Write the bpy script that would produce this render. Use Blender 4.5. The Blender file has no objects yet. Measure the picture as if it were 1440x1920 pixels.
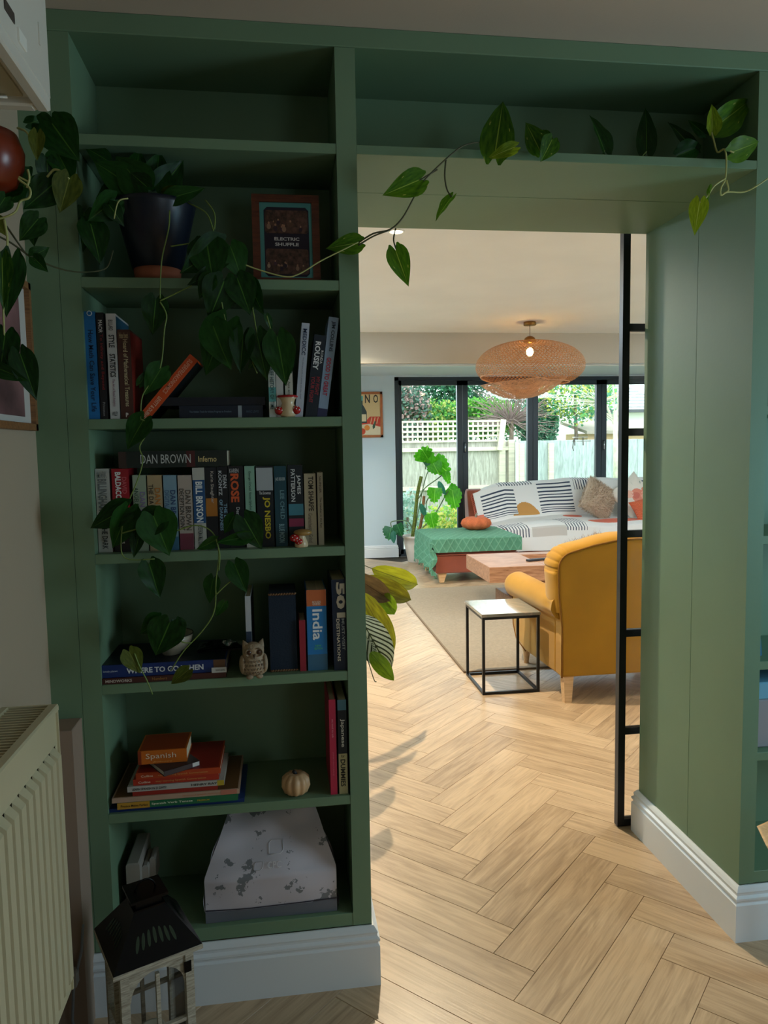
import bpy, math, random
from mathutils import Vector, Matrix
import numpy as np
random.seed(7)
sc = bpy.context.scene
COL = sc.collection
PI = math.pi

# ------------------------------------------------------------ camera
YA, PT, RO = (math.radians(a) for a in (7.8847, 4.9739, -0.9844))
CF = Vector((math.sin(YA)*math.cos(PT), math.cos(YA)*math.cos(PT), -math.sin(PT)))
_R = Vector((math.cos(YA), -math.sin(YA), 0)); _U = _R.cross(CF)
CR = math.cos(RO)*_R + math.sin(RO)*_U; CU = -math.sin(RO)*_R + math.cos(RO)*_U
CC = Vector((0.447, -1.8328, 1.4061)); FPX = 1384.88
cd = bpy.data.cameras.new('camera'); cam = bpy.data.objects.new('camera', cd); COL.objects.link(cam)
cam.matrix_world = Matrix(((CR.x, CU.x, -CF.x, CC.x), (CR.y, CU.y, -CF.y, CC.y), (CR.z, CU.z, -CF.z, CC.z), (0, 0, 0, 1)))
cd.sensor_fit = 'VERTICAL'; cd.sensor_height = 32; cd.lens = FPX/1920*32; cd.clip_start = .02; cd.clip_end = 200
sc.camera = cam
def at(px, py, ax, val):
    d = CF*FPX + CR*(px-720) - CU*(py-960); i = 'xyz'.index(ax)
    return CC + d*((val-CC[i])/d[i])

# ------------------------------------------------------------ world, light, exposure
vs = sc.view_settings
vs.view_transform = 'Standard'; vs.look = 'None'; vs.exposure = 1.1; vs.gamma = 1; vs.use_curve_mapping = False
w = bpy.data.worlds.new('sky'); sc.world = w; w.use_nodes = True
bg = w.node_tree.nodes['Background']; bg.inputs[0].default_value = (0.78, 0.95, 1.0, 1); bg.inputs[1].default_value = 2.3

def lamp(name, kind, loc, target, power, color, **kw):
    l = bpy.data.lights.new(name, kind); l.energy = power; l.color = color
    for k, v in kw.items(): setattr(l, k, v)
    o = bpy.data.objects.new(name, l); COL.objects.link(o); o.location = loc
    if target is not None:
        o.rotation_euler = (Vector(target)-Vector(loc)).to_track_quat('-Z', 'Y').to_euler()
    return o
# the kitchen window behind the photographer, dim daylight
lamp('window_light', 'AREA', (4.15, -1.15, 1.3), (0.2, -.1, 1.0), 28, (0.64, 0.85, 1.0), shape='RECTANGLE', size=1.2, size_y=1.2)
lamp('window_light', 'AREA', (2.2, -4.2, 1.2), (0.6, 0, .8), 6, (0.7, 0.9, 1.0), shape='RECTANGLE', size=1.4, size_y=1.1)
# unseen cyan lamp added right of the doorway to tint the pillar
lamp('cyan_tint_light', 'AREA', (2.45, -.55, 1.25), (1.7, 0, 1.2), .7, (0.02, 0.72, 1.0), shape='RECTANGLE', size=.3, size_y=.5)
# daylight portal in the garden doors; unseen ceiling panels added as fill light
po = lamp('garden_daylight', 'AREA', (4.1, 7.66, 1.15), (4.1, 0, 1.15), 1, (1, 1, 1), shape='RECTANGLE', size=4.6, size_y=2.3)
po.data.cycles.is_portal = True
lamp('roof_window_light', 'AREA', (4.6, 3.3, 2.54), (4.3, 3.6, 0), 88, (0.78, 0.92, 1.0), shape='RECTANGLE', size=1.2, size_y=2.4)
lamp('roof_window_light', 'AREA', (0.2, 4.6, 2.54), (0.4, 4.6, 0), 90, (0.66, 0.86, 1.0), shape='RECTANGLE', size=1.0, size_y=1.6)
DOWNLIGHTS = [(1.09, 2.15), (3.2, 1.35), (5.2, 1.6), (1.0, 5.0)]

# ------------------------------------------------------------ materials
def lin(c):
    if isinstance(c, str): c = tuple(int(c[i:i+2], 16) for i in (0, 2, 4))
    return tuple(((v/255)/12.92 if v <= 10 else (((v/255)+.055)/1.055)**2.4) for v in c)
MATS = {}
def mat(name, c, rough=.6, metal=0, var=.0, scale=8, bump=0, bscale=60, sheen=0, emit=None, spec=.5, alpha=1, coat=0, stretch=None):
    if name in MATS: return MATS[name]
    m = bpy.data.materials.new(name); m.use_nodes = True; nt = m.node_tree; N = nt.nodes; L = nt.links
    b = N['Principled BSDF']; c = lin(c)
    b.inputs['Base Color'].default_value = (*c, 1); b.inputs['Roughness'].default_value = rough
    b.inputs['Metallic'].default_value = metal; b.inputs['Specular IOR Level'].default_value = spec
    b.inputs['Coat Weight'].default_value = coat
    if sheen: b.inputs['Sheen Weight'].default_value = sheen
    tc = N.new('ShaderNodeTexCoord'); src = tc.outputs['Object']
    if stretch:
        mp = N.new('ShaderNodeMapping'); mp.inputs['Scale'].default_value = stretch; L.new(src, mp.inputs[0]); src = mp.outputs[0]
    if var:
        n = N.new('ShaderNodeTexNoise'); n.inputs['Scale'].default_value = scale; n.inputs['Detail'].default_value = 4
        L.new(src, n.inputs['Vector'])
        r = N.new('ShaderNodeValToRGB'); L.new(n.outputs[0], r.inputs[0])
        r.color_ramp.elements[0].position = .3; r.color_ramp.elements[1].position = .7
        r.color_ramp.elements[0].color = (*[v*(1-var) for v in c], 1); r.color_ramp.elements[1].color = (*[min(1, v*(1+var)) for v in c], 1)
        L.new(r.outputs[0], b.inputs['Base Color'])
    if bump:
        n2 = N.new('ShaderNodeTexNoise'); n2.inputs['Scale'].default_value = bscale; n2.inputs['Detail'].default_value = 3; L.new(src, n2.inputs['Vector'])
        bp = N.new('ShaderNodeBump'); bp.inputs['Strength'].default_value = bump; bp.inputs['Distance'].default_value = .004
        L.new(n2.outputs[0], bp.inputs['Height']); L.new(bp.outputs[0], b.inputs['Normal'])
    if emit:
        b.inputs['Emission Color'].default_value = (*lin(emit[0]), 1); b.inputs['Emission Strength'].default_value = emit[1]
    MATS[name] = m; return m
def flat(c, rough=.55):
    c = c if isinstance(c, str) else '%02x%02x%02x' % tuple(c)
    return mat('print_'+c, c, rough)
def glass(name, tint=(1, 1, 1), refl=.08):
    m = bpy.data.materials.new(name); m.use_nodes = True; nt = m.node_tree; N = nt.nodes; L = nt.links
    N.remove(N['Principled BSDF']); o = N['Material Output']
    t = N.new('ShaderNodeBsdfTransparent'); t.inputs[0].default_value = (*tint, 1)
    g = N.new('ShaderNodeBsdfGlossy'); g.inputs['Roughness'].default_value = .02
    f = N.new('ShaderNodeFresnel'); f.inputs[0].default_value = 1.35
    mx = N.new('ShaderNodeMixShader'); L.new(f.outputs[0], mx.inputs[0]); L.new(t.outputs[0], mx.inputs[1]); L.new(g.outputs[0], mx.inputs[2])
    L.new(mx.outputs[0], o.inputs[0]); return m
def leafmat(name, c1, c2, rib, var=.25, trans=.35, rough=.45, stripes=False, patch=0.0):
    m = bpy.data.materials.new(name); m.use_nodes = True; nt = m.node_tree; N = nt.nodes; L = nt.links
    b = N['Principled BSDF']; o = N['Material Output']; b.inputs['Roughness'].default_value = rough; b.inputs['Specular IOR Level'].default_value = .3
    tc = N.new('ShaderNodeTexCoord'); oi = N.new('ShaderNodeObjectInfo')
    n = N.new('ShaderNodeTexNoise'); n.inputs['Scale'].default_value = 5; L.new(tc.outputs['UV'], n.inputs['Vector'])
    ad = N.new('ShaderNodeMath'); ad.operation = 'ADD'; L.new(n.outputs[0], ad.inputs[0])
    ms = N.new('ShaderNodeMath'); ms.operation = 'MULTIPLY_ADD'; L.new(oi.outputs['Random'], ms.inputs[0]); ms.inputs[1].default_value = var*2; ms.inputs[2].default_value = -var
    L.new(ms.outputs[0], ad.inputs[1])
    r = N.new('ShaderNodeValToRGB'); L.new(ad.outputs[0], r.inputs[0])
    r.color_ramp.elements[0].position = .25; r.color_ramp.elements[0].color = (*lin(c1), 1)
    r.color_ramp.elements[1].position = .8; r.color_ramp.elements[1].color = (*lin(c2), 1)
    sx = N.new('ShaderNodeSeparateXYZ'); L.new(tc.outputs['UV'], sx.inputs[0])
    a = N.new('ShaderNodeMath'); a.operation = 'ABSOLUTE'; L.new(sx.outputs[0], a.inputs[0])
    lt = N.new('ShaderNodeMath'); lt.operation = 'LESS_THAN'; L.new(a.outputs[0], lt.inputs[0]); lt.inputs[1].default_value = .035
    mx = N.new('ShaderNodeMix'); mx.data_type = 'RGBA'; L.new(lt.outputs[0], mx.inputs[0]); L.new(r.outputs[0], mx.inputs[6]); mx.inputs[7].default_value = (*lin(rib), 1)
    out = mx.outputs[2]
    if stripes:
        wv = N.new('ShaderNodeMath'); wv.operation = 'MULTIPLY_ADD'; L.new(a.outputs[0], wv.inputs[0]); wv.inputs[1].default_value = -.35; L.new(sx.outputs[1], wv.inputs[2])
        s = N.new('ShaderNodeMath'); s.operation = 'MULTIPLY'; L.new(wv.outputs[0], s.inputs[0]); s.inputs[1].default_value = 62
        sn = N.new('ShaderNodeMath'); sn.operation = 'SINE'; L.new(s.outputs[0], sn.inputs[0])
        g = N.new('ShaderNodeMath'); g.operation = 'GREATER_THAN'; L.new(sn.outputs[0], g.inputs[0]); g.inputs[1].default_value = .35
        m2 = N.new('ShaderNodeMix'); m2.data_type = 'RGBA'; L.new(g.outputs[0], m2.inputs[0]); L.new(out, m2.inputs[6]); m2.inputs[7].default_value = (*lin('2c3420'), 1); out = m2.outputs[2]
    if patch:
        n3 = N.new('ShaderNodeTexNoise'); n3.inputs['Scale'].default_value = 3.2; n3.inputs['Detail'].default_value = 5; L.new(tc.outputs['UV'], n3.inputs['Vector'])
        g = N.new('ShaderNodeMath'); g.operation = 'GREATER_THAN'; L.new(n3.outputs[0], g.inputs[0]); g.inputs[1].default_value = 1-patch
        m2 = N.new('ShaderNodeMix'); m2.data_type = 'RGBA'; L.new(g.outputs[0], m2.inputs[0]); L.new(out, m2.inputs[6]); m2.inputs[7].default_value = (*lin('b9bf5a'), 1); out = m2.outputs[2]
    L.new(out, b.inputs['Base Color'])
    t = N.new('ShaderNodeBsdfTranslucent'); L.new(out, t.inputs[0])
    ms = N.new('ShaderNodeMixShader'); ms.inputs[0].default_value = trans; L.new(b.outputs[0], ms.inputs[1]); L.new(t.outputs[0], ms.inputs[2]); L.new(ms.outputs[0], o.inputs[0])
    return m
def woodmat(name, c1, c2, scale=1.0, rough=.5, uv=False, tone=.0, vert=False):
    m = bpy.data.materials.new(name); m.use_nodes = True; nt = m.node_tree; N = nt.nodes; L = nt.links
    b = N['Principled BSDF']; b.inputs['Roughness'].default_value = rough
    tc = N.new('ShaderNodeTexCoord'); oi = N.new('ShaderNodeObjectInfo')
    ad = N.new('ShaderNodeVectorMath'); ad.operation = 'ADD'; L.new(tc.outputs['UV' if uv else 'Object'], ad.inputs[0])
    mu = N.new('ShaderNodeMath'); mu.operation = 'MULTIPLY'; L.new(oi.outputs['Random'], mu.inputs[0]); mu.inputs[1].default_value = 37 if uv else 3
    L.new(mu.outputs[0], ad.inputs[1])
    mp = N.new('ShaderNodeMapping'); mp.inputs['Scale'].default_value = (scale*14, scale*14, scale*1.6) if vert else (scale*1.6, scale*14, scale*14); L.new(ad.outputs[0], mp.inputs[0])
    n = N.new('ShaderNodeTexNoise'); n.inputs['Scale'].default_value = 2; n.inputs['Detail'].default_value = 7; n.inputs['Roughness'].default_value = .6; n.inputs['Distortion'].default_value = 1.2; L.new(mp.outputs[0], n.inputs['Vector'])
    mp2 = N.new('ShaderNodeMapping'); mp2.inputs['Scale'].default_value = (scale*90, scale*90, scale*3) if vert else (scale*3, scale*90, scale*90); L.new(ad.outputs[0], mp2.inputs[0])
    n2 = N.new('ShaderNodeTexNoise'); n2.inputs['Scale'].default_value = 2; n2.inputs['Detail'].default_value = 4; L.new(mp2.outputs[0], n2.inputs['Vector'])
    mm = N.new('ShaderNodeMath'); mm.operation = 'MULTIPLY_ADD'; L.new(n2.outputs[0], mm.inputs[0]); mm.inputs[1].default_value = .45; 
    sb = N.new('ShaderNodeMath'); sb.operation = 'MULTIPLY_ADD'; L.new(oi.outputs['Random'], sb.inputs[0]); sb.inputs[1].default_value = tone; sb.inputs[2].default_value = -tone/2 - .22
    a3 = N.new('ShaderNodeMath'); L.new(n.outputs[0], a3.inputs[0]); L.new(sb.outputs[0], a3.inputs[1]); L.new(a3.outputs[0], mm.inputs[2])
    last = mm.outputs[0]
    if uv:
        at_ = N.new('ShaderNodeAttribute'); at_.attribute_name = 'tone'
        a4 = N.new('ShaderNodeMath'); L.new(last, a4.inputs[0]); L.new(at_.outputs['Fac'], a4.inputs[1]); last = a4.outputs[0]
    r = N.new('ShaderNodeValToRGB'); L.new(last, r.inputs[0])
    r.color_ramp.elements[0].position = .22; r.color_ramp.elements[0].color = (*lin(c1), 1)
    r.color_ramp.elements[1].position = .68; r.color_ramp.elements[1].color = (*lin(c2), 1)
    L.new(r.outputs[0], b.inputs['Base Color'])
    bp = N.new('ShaderNodeBump'); bp.inputs['Strength'].default_value = .12; bp.inputs['Distance'].default_value = .002; L.new(n2.outputs[0], bp.inputs['Height']); L.new(bp.outputs[0], b.inputs['Normal'])
    MATS[name] = m; return m

PAINT = mat('sage_paint', (108, 136, 106), .5, var=.04, scale=3, bump=.05, bscale=90)
WHITEP = mat('white_gloss_paint', (220, 224, 226), .35, bump=.03, bscale=30)
TAUPE = mat('taupe_emulsion', (172, 156, 132), .9, bump=.06, bscale=250)
CEILN = mat('near_ceiling_emulsion', (200, 182, 164), .9, bump=.06, bscale=200)
WALLW = mat('white_emulsion', (192, 208, 216), .9)
CEILF = mat('far_ceiling_emulsion', (228, 230, 228), .9, var=.03, scale=2, bump=.2, bscale=3)
BEIGE = mat('beige_emulsion', (180, 172, 156), .9)
BLACK = mat('black_steel', (22, 25, 29), .4, .3)
ALU = mat('anthracite_aluminium', (44, 54, 62), .4, .2)
PAGES = mat('paper_pages', (214, 200, 170), .9, var=.12, scale=300, stretch=(1, .01, .01))
GLASS = glass('clear_glass')

# ------------------------------------------------------------ mesh helper
class MB:
    def __init__(s): s.v = []; s.f = []; s.m = []; s.uv = []; s.sm = []
    def add(s, vs_, fs, mi=0, smooth=False, uv=None):
        o = len(s.v); s.v += [tuple(v) for v in vs_]
        for k, f in enumerate(fs):
            s.f.append([i+o for i in f]); s.m.append(mi); s.sm.append(smooth)
            s.uv.append([uv[i] for i in f] if uv else None)
        return s
    def box(s, x0, x1, y0, y1, z0, z1, mi=0, bev=0):
        if bev:
            b = bev; vs_ = []; 
            for (X0, X1, Y0, Y1, Z) in ((x0+b, x1-b, y0+b, y1-b, z0), (x0, x1, y0, y1, z0+b), (x0, x1, y0, y1, z1-b), (x0+b, x1-b, y0+b, y1-b, z1)):
                vs_ += [(X0, Y0, Z), (X1, Y0, Z), (X1, Y1, Z), (X0, Y1, Z)]
            fs = [(3, 2, 1, 0), (12, 13, 14, 15)]
            for k in range(3):
                for j in range(4): fs.append((k*4+j, k*4+(j+1) % 4, k*4+4+(j+1) % 4, k*4+4+j))
            return s.add(vs_, fs, mi)
        return s.add([(x0, y0, z0), (x1, y0, z0), (x1, y1, z0), (x0, y1, z0), (x0, y0, z1), (x1, y0, z1), (x1, y1, z1), (x0, y1, z1)],
                     [(3, 2, 1, 0), (4, 5, 6, 7), (0, 1, 5, 4), (1, 2, 6, 5), (2, 3, 7, 6), (3, 0, 4, 7)], mi)
    def bar(s, p, q, w, h, mi=0, up=(0, 0, 1)):
        p = Vector(p); q = Vector(q); d = (q-p).normalized(); u = Vector(up)
        if abs(d.dot(u)) > .98: u = Vector((0, 1, 0))
        a = d.cross(u).normalized()*w/2; b = a.cross(d).normalized()*h/2
        vs_ = [p-a-b, p+a-b, p+a+b, p-a+b, q-a-b, q+a-b, q+a+b, q-a+b]
        return s.add(vs_, [(3, 2, 1, 0), (4, 5, 6, 7), (0, 1, 5, 4), (1, 2, 6, 5), (2, 3, 7, 6), (3, 0, 4, 7)], mi)
    def tube(s, pts, r, n=8, mi=0, r1=None, cap=True):
        pts = [Vector(p) for p in pts]; vs_ = []; fs = []; N = len(pts); prev = None
        for i, p in enumerate(pts):
            d = (pts[min(i+1, N-1)]-pts[max(i-1, 0)]).normalized()
            a = prev - d*prev.dot(d) if prev is not None else d.cross(Vector((0.13, .21, 1)))
            if a.length < 1e-5: a = d.cross(Vector((1, 0, 0)))
            a.normalize(); prev = a; b = d.cross(a)
            rr = r[i] if isinstance(r, (list, tuple)) else (r if r1 is None else r+(r1-r)*i/(N-1))
            for k in range(n):
                t = 2*PI*k/n; vs_.append(p+a*math.cos(t)*rr+b*math.sin(t)*rr)
        for i in range(N-1):
            for k in range(n): fs.append((i*n+k, i*n+(k+1) % n, (i+1)*n+(k+1) % n, (i+1)*n+k))
        if cap: fs += [tuple(reversed(range(n))), tuple((N-1)*n+k for k in range(n))]
        return s.add(vs_, fs, mi, True)
    def lathe(s, prof, c, n=32, mi=0, sx=1, sy=1, lobes=0, depth=0, cap=True):
        vs_ = []; fs = []; M = len(prof)
        for (r, z) in prof:
            for k in range(n):
                t = 2*PI*k/n; q = 1-depth*(abs(math.cos(t*lobes/2))**3) if lobes else 1
                vs_.append((c[0]+r*sx*q*math.cos(t), c[1]+r*sy*q*math.sin(t), c[2]+z))
        for i in range(M-1):
            for k in range(n): fs.append((i*n+k, i*n+(k+1) % n, (i+1)*n+(k+1) % n, (i+1)*n+k))
        if cap:
            if prof[0][0] > 1e-4: fs.append(tuple(reversed(range(n))))
            if prof[-1][0] > 1e-4: fs.append(tuple((M-1)*n+k for k in range(n)))
        return s.add(vs_, fs, mi, True)
    def ball(s, c, rx, ry=None, rz=None, n=20, m=12, mi=0):
        ry = ry or rx; rz = rz or rx
        vs_ = []; fs = []
        for i in range(m+1):
            p = PI*i/m
            for k in range(n):
                t = 2*PI*k/n; vs_.append((c[0]+rx*math.sin(p)*math.cos(t), c[1]+ry*math.sin(p)*math.sin(t), c[2]-rz*math.cos(p)))
        for i in range(m):
            for k in range(n): fs.append((i*n+k, i*n+(k+1) % n, (i+1)*n+(k+1) % n, (i+1)*n+k))
        return s.add(vs_, fs, mi, True)
    def prism(s, poly, o, u, v, nrm, th, mi=0, smooth=False):
        o, u, v, nrm = Vector(o), Vector(u), Vector(v), Vector(nrm); n = len(poly)
        vs_ = [o+u*a+v*b for a, b in poly]+[o+u*a+v*b+nrm*th for a, b in poly]
        fs = [tuple(reversed(range(n))), tuple(range(n, 2*n))]+[(k, (k+1) % n, n+(k+1) % n, n+k) for k in range(n)]
        return s.add(vs_, fs, mi, smooth)
    def grid(s, f, nu, nv, mi=0, smooth=True, uvs=True, mf=None):
        vs_ = []; uv = []
        for j in range(nv+1):
            for i in range(nu+1):
                a, b = i/nu, j/nv; vs_.append(f(a, b)); uv.append((a, b))
        o = len(s.v); s.v += [tuple(v) for v in vs_]
        for j in range(nv):
            for i in range(nu):
                f4 = [j*(nu+1)+i, j*(nu+1)+i+1, (j+1)*(nu+1)+i+1, (j+1)*(nu+1)+i]
                s.f.append([q+o for q in f4]); s.uv.append([uv[q] for q in f4]); s.sm.append(smooth)
                s.m.append(mf((i+.5)/nu, (j+.5)/nv) if mf else mi)
        return s
    def mesh(s, name, mats, off=None):
        me = bpy.data.meshes.new(name)
        v = s.v if off is None else [(a-off[0], b-off[1], c-off[2]) for a, b, c in s.v]
        me.from_pydata(v, [], s.f)
        for m in (mats if isinstance(mats, (list, tuple)) else [mats]): me.materials.append(m)
        me.polygons.foreach_set('material_index', s.m); me.polygons.foreach_set('use_smooth', s.sm)
        if any(u is not None for u in s.uv):
            ul = me.uv_layers.new(name='UVMap'); fl = []
            for f, u in zip(s.f, s.uv): fl += [c for q in (u or [(0, 0)]*len(f)) for c in q]
            ul.data.foreach_set('uv', fl)
        me.update(); return me
    def build(s, name, mats, parent=None, world=True):
        off = None
        if parent is not None and world:
            p = parent; off = Vector((0, 0, 0))
            while p is not None: off = off+p.location; p = p.parent
        o = bpy.data.objects.new(name, s.mesh(name, mats, off)); COL.objects.link(o); o.parent = parent
        return o
def tag(o, label=None, cat=None, group=None, kind=None):
    if label: o['label'] = label
    if cat: o['category'] = cat
    if group: o['group'] = group
    if kind: o['kind'] = kind
    return o
def thing(name, label, cat, loc=(0, 0, 0), rz=0, group=None, rot=None):
    o = bpy.data.objects.new(name, None); COL.objects.link(o); o.location = loc; o.rotation_euler = rot or (0, 0, rz)
    o.empty_display_size = .05
    return tag(o, label, cat, group)
def inst(o, parent, name=None):
    c = o.copy(); COL.objects.link(c); c.parent = parent
    if name: c.name = name
    return c
def bx(name, m, x0, x1, y0, y1, z0, z1, parent=None, bev=0, world=True):
    return MB().box(x0, x1, y0, y1, z0, z1, bev=bev).build(name, m, parent, world)
def struct(o): o['kind'] = 'structure'; return o
def soft(o, lv=2):
    md = o.modifiers.new('sub', 'SUBSURF'); md.levels = lv; md.render_levels = lv
    for p in o.data.polygons: p.use_smooth = True
    return o
_tc = {}
def text(body, m, parent, o, right, up, width=None, height=None, name='lettering', bold=0, shear=0, squash=None):
    """flat lettering: o = left-baseline corner, width/height in metres (fits inside both)."""
    key = (body, bold, shear)
    if key not in _tc:
        cu = bpy.data.curves.new('t', 'FONT'); cu.body = body; cu.size = 1; cu.resolution_u = 2; cu.offset = bold; cu.shear = shear
        cu.fill_mode = 'FRONT'; t = bpy.data.objects.new('t', cu)
        me = bpy.data.meshes.new_from_object(t); co = np.array([v.co[:] for v in me.vertices]) if len(me.vertices) else np.zeros((1, 3))
        _tc[key] = (co[:, :2], [tuple(p.vertices) for p in me.polygons]); bpy.data.objects.remove(t); bpy.data.meshes.remove(me)
    co, fs = _tc[key]; mn = co.min(0); mx = co.max(0); W, H = (mx-mn)
    right, up = Vector(right), Vector(up)
    if width and height: sx = width/W; sy = height/H
    elif width: sx = sy = width/W
    else: sx = sy = height/H
    o = Vector(o); mb = MB()
    mb.add([o+right*((x-mn[0])*sx)+up*((y-mn[1])*sy) for x, y in co], fs)
    return mb.build(name, m, parent, world=False)

# ------------------------------------------------------------ setting
XW = -.118; BD = .267; DJ = .588; XM0, XM1 = .601, .6494; XP0, XP1 = 1.694, 1.741; ZO = 2.1105; CN = 2.40; CFZ = 2.55; YG = 7.5
FX0, FX1 = -1.6, 6.6
# floor: slab with herringbone planks
fl = struct(bx('floor', mat('subfloor', (70, 60, 48), .9), FX0, FX1, -4.3, YG+.1, -.06, -.012))
OAK = woodmat('pale_oak_plank', (152, 126, 97), (200, 172, 138), 1.0, .42, uv=True, tone=.22); OAK.node_tree.nodes['Principled BSDF'].inputs['Roughness'].default_value = .34
PW, PL = .127, .632; e1 = Vector((1, 1, 0))/math.sqrt(2); e2 = Vector((-1, 1, 0))/math.sqrt(2); O0 = Vector((1.083, -.04, 0))
def plank_mesh(mb, fn, uo, vo):
    g = .0004; c = .0008
    P = [(g, g, -.0015), (PL-g, g, -.0015), (PL-g, PW-g, -.0015), (g, PW-g, -.0015), (g+c, g+c, 0), (PL-g-c, g+c, 0), (PL-g-c, PW-g-c, 0), (g+c, PW-g-c, 0), (g, g, -.012), (PL-g, g, -.012), (PL-g, PW-g, -.012), (g, PW-g, -.012)]
    fs = [(4, 5, 6, 7)]+[(k, (k+1) % 4, 4+(k+1) % 4, 4+k) for k in range(4)]+[(8+k, 8+(k+1) % 4, (k+1) % 4, k) for k in range(4)]
    mb.add([fn(p) for p in P], fs, uv=[(p[0]+uo, p[1]+vo) for p in P])
cands = []
for ci in range(-6, 8):
    for k in range(-30, 50):
        S = O0+Vector((ci*PL*math.sqrt(2), k*PW*math.sqrt(2), 0))
        for typ in (0, 1):
            if typ == 0: org, d, q = S, e1, e2            # up-right plank
            else: org, d, q = S+Vector((0, PW*math.sqrt(2), 0))-e1*PW, e2, e1
            c = org+d*PL/2+q*PW/2
            if FX0+.3 < c.x < FX1-.3 and -4.2 < c.y < YG-.2: cands.append((c, org, d, q))
def pix(p):
    d = p-CC; wz = d.dot(CF)
    return (720+FPX*d.dot(CR)/wz, 960-FPX*d.dot(CU)/wz) if wz > .1 else (-9e9, 0)
def vis(c):
    x, y = pix(c); return 660 < x < 1250 and 1030 < y < 2060 or (1200 < x < 1560 and 1650 < y < 2060)
cands.sort(key=lambda t: (0 if vis(t[0]) else 1, (t[0]-CC).length))
pm = MB(); plank_mesh(pm, lambda p: p, 0, 0); pme = pm.mesh('plank', OAK)
rest = MB(); tones = []
for i, (c, org, d, q) in enumerate(cands):
    if i < 290:
        o = bpy.data.objects.new('plank', pme); COL.objects.link(o); o.parent = fl
        n = Vector((0, 0, 1))
        if d.cross(q).z < 0: n = Vector((0, 0, 1))
        o.matrix_local = Matrix(((d.x, q.x, 0, org.x), (d.y, q.y, 0, org.y), (0, 0, 1, 0), (0, 0, 0, 1)))
    else:
        plank_mesh(rest, lambda p, org=org, d=d, q=q: org+d*p[0]+q*p[1]+Vector((0, 0, p[2])), random.random()*30, random.random()*30); tones.append(random.uniform(-.15, .15))
ro = rest.build('plank', OAK, fl); ro['kind'] = 'stuff'; 
ta = ro.data.attributes.new('tone', 'FLOAT', 'FACE'); ta.data.foreach_set('value', [t for t in tones for _ in range(9)])
# ceilings and walls
struct(bx('ceiling', CEILN, XW-.1, 4.3, -4.3, .1, CN, CN+.1))
struct(bx('ceiling', CEILF, FX0, FX1, DJ, 5.6, CFZ, CFZ+.1))
struct(bx('ceiling', WALLW, FX0, FX1, 5.6, YG+.1, 2.31, CFZ+.1))          # lowered soffit by the garden doors
struct(bx('trim_1', BEIGE, FX0, FX1, 5.57, 5.6, 2.245, CFZ))              # beige face of the drop
struct(bx('added_white_strip', WHITEP, FX0, FX1, 5.85, 5.92, 2.252, 2.31, bev=.004))  # white strip added under the soffit to catch light as a bright band
struct(bx('wall_left', TAUPE, XW-.1, XW, -4.3, DJ, 0, CN+.1))
struct(bx('wall_right', TAUPE, 4.2, 4.3, -4.3, .3, 0, CN+.1))
struct(bx('wall_back', TAUPE, XW-.1, 4.3, -4.35, -4.25, 0, CN+.1))
wp = MB(); wp.box(FX0, XM1-.012, BD+.02, DJ, 0, 2.7); wp.box(XP0+.012, FX1, BD+.02, DJ, 0, 2.7); wp.box(XM1-.012, XP0+.012, BD+.02, DJ, ZO+.012, 2.7)
struct(wp.build('wall_middle', WALLW))
struct(bx('wall_far_left', WALLW, FX0-.1, FX0, DJ, YG+.1, 0, 2.7))
struct(bx('wall_far_right', WALLW, FX1, FX1+.1, DJ, YG+.1, 0, 2.7))
wg = MB(); wg.box(FX0, 1.9, YG, YG+.14, 0, 2.4); wg.box(6.42, FX1, YG, YG+.14, 0, 2.4); wg.box(1.9, 6.42, YG, YG+.14, 2.295, 2.4)
struct(wg.build('wall_garden', WALLW))
# green lining of the opening
l1 = MB(); l1.box(XM1-.012, XM1, BD+.002, DJ, 0, ZO); struct(l1.build('trim_3', PAINT))
l2 = MB(); l2.box(XP0, XP0+.012, BD+.002, DJ, 0, ZO); struct(l2.build('trim_4', PAINT))
l3 = MB(); l3.box(XM1-.012, XP0+.012, BD+.002, DJ, ZO, ZO+.012); struct(l3.build('trim_5', PAINT))
# skirting boards swept along a path
BP = [(0, 0), (.019, 0), (.019, .108), (.014, .113), (.014, .117), (.019, .122), (.019, .128), (.0125, .134), (.0125, .139), (.014, .144), (.009, .152), (.004, .158), (0, .158)]
def skirting(name, path, z0=0):
    path = [Vector((*p, 0)) for p in path]; mb = MB(); vs_ = []; n = len(path); k = len(BP)
    for i, p in enumerate(path):
        nn = []
        if i > 0: d = (path[i]-path[i-1]).normalized(); nn.append(Vector((d.y, -d.x, 0)))
        if i < n-1: d = (path[i+1]-path[i]).normalized(); nn.append(Vector((d.y, -d.x, 0)))
        m = nn[0] if len(nn) == 1 else (nn[0]+nn[1])/(1+nn[0].dot(nn[1]))
        vs_ += [p+m*d_+Vector((0, 0, z)) for d_, z in BP]
    fs = [(i*k+j, (i+1)*k+j, (i+1)*k+(j+1) % k, i*k+(j+1) % k) for i in range(n-1) for j in range(k)]
    fs += [tuple(range(k)), tuple(reversed(range((n-1)*k, n*k)))]
    mb.add(vs_, fs); return struct(mb.build(name, WHITEP))
skirting('baseboard_left', [(XW+.062, -.001), (XM1, -.001), (XM1, DJ+.001), (FX0, DJ+.001)])
skirting('baseboard_right', [(FX1, DJ+.001), (XP0, DJ+.001), (XP0, -.001), (4.2, -.001)])
skirting('baseboard_garden', [(FX0, YG-.001), (1.9, YG-.001), (1.9, YG+.06)])
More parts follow.
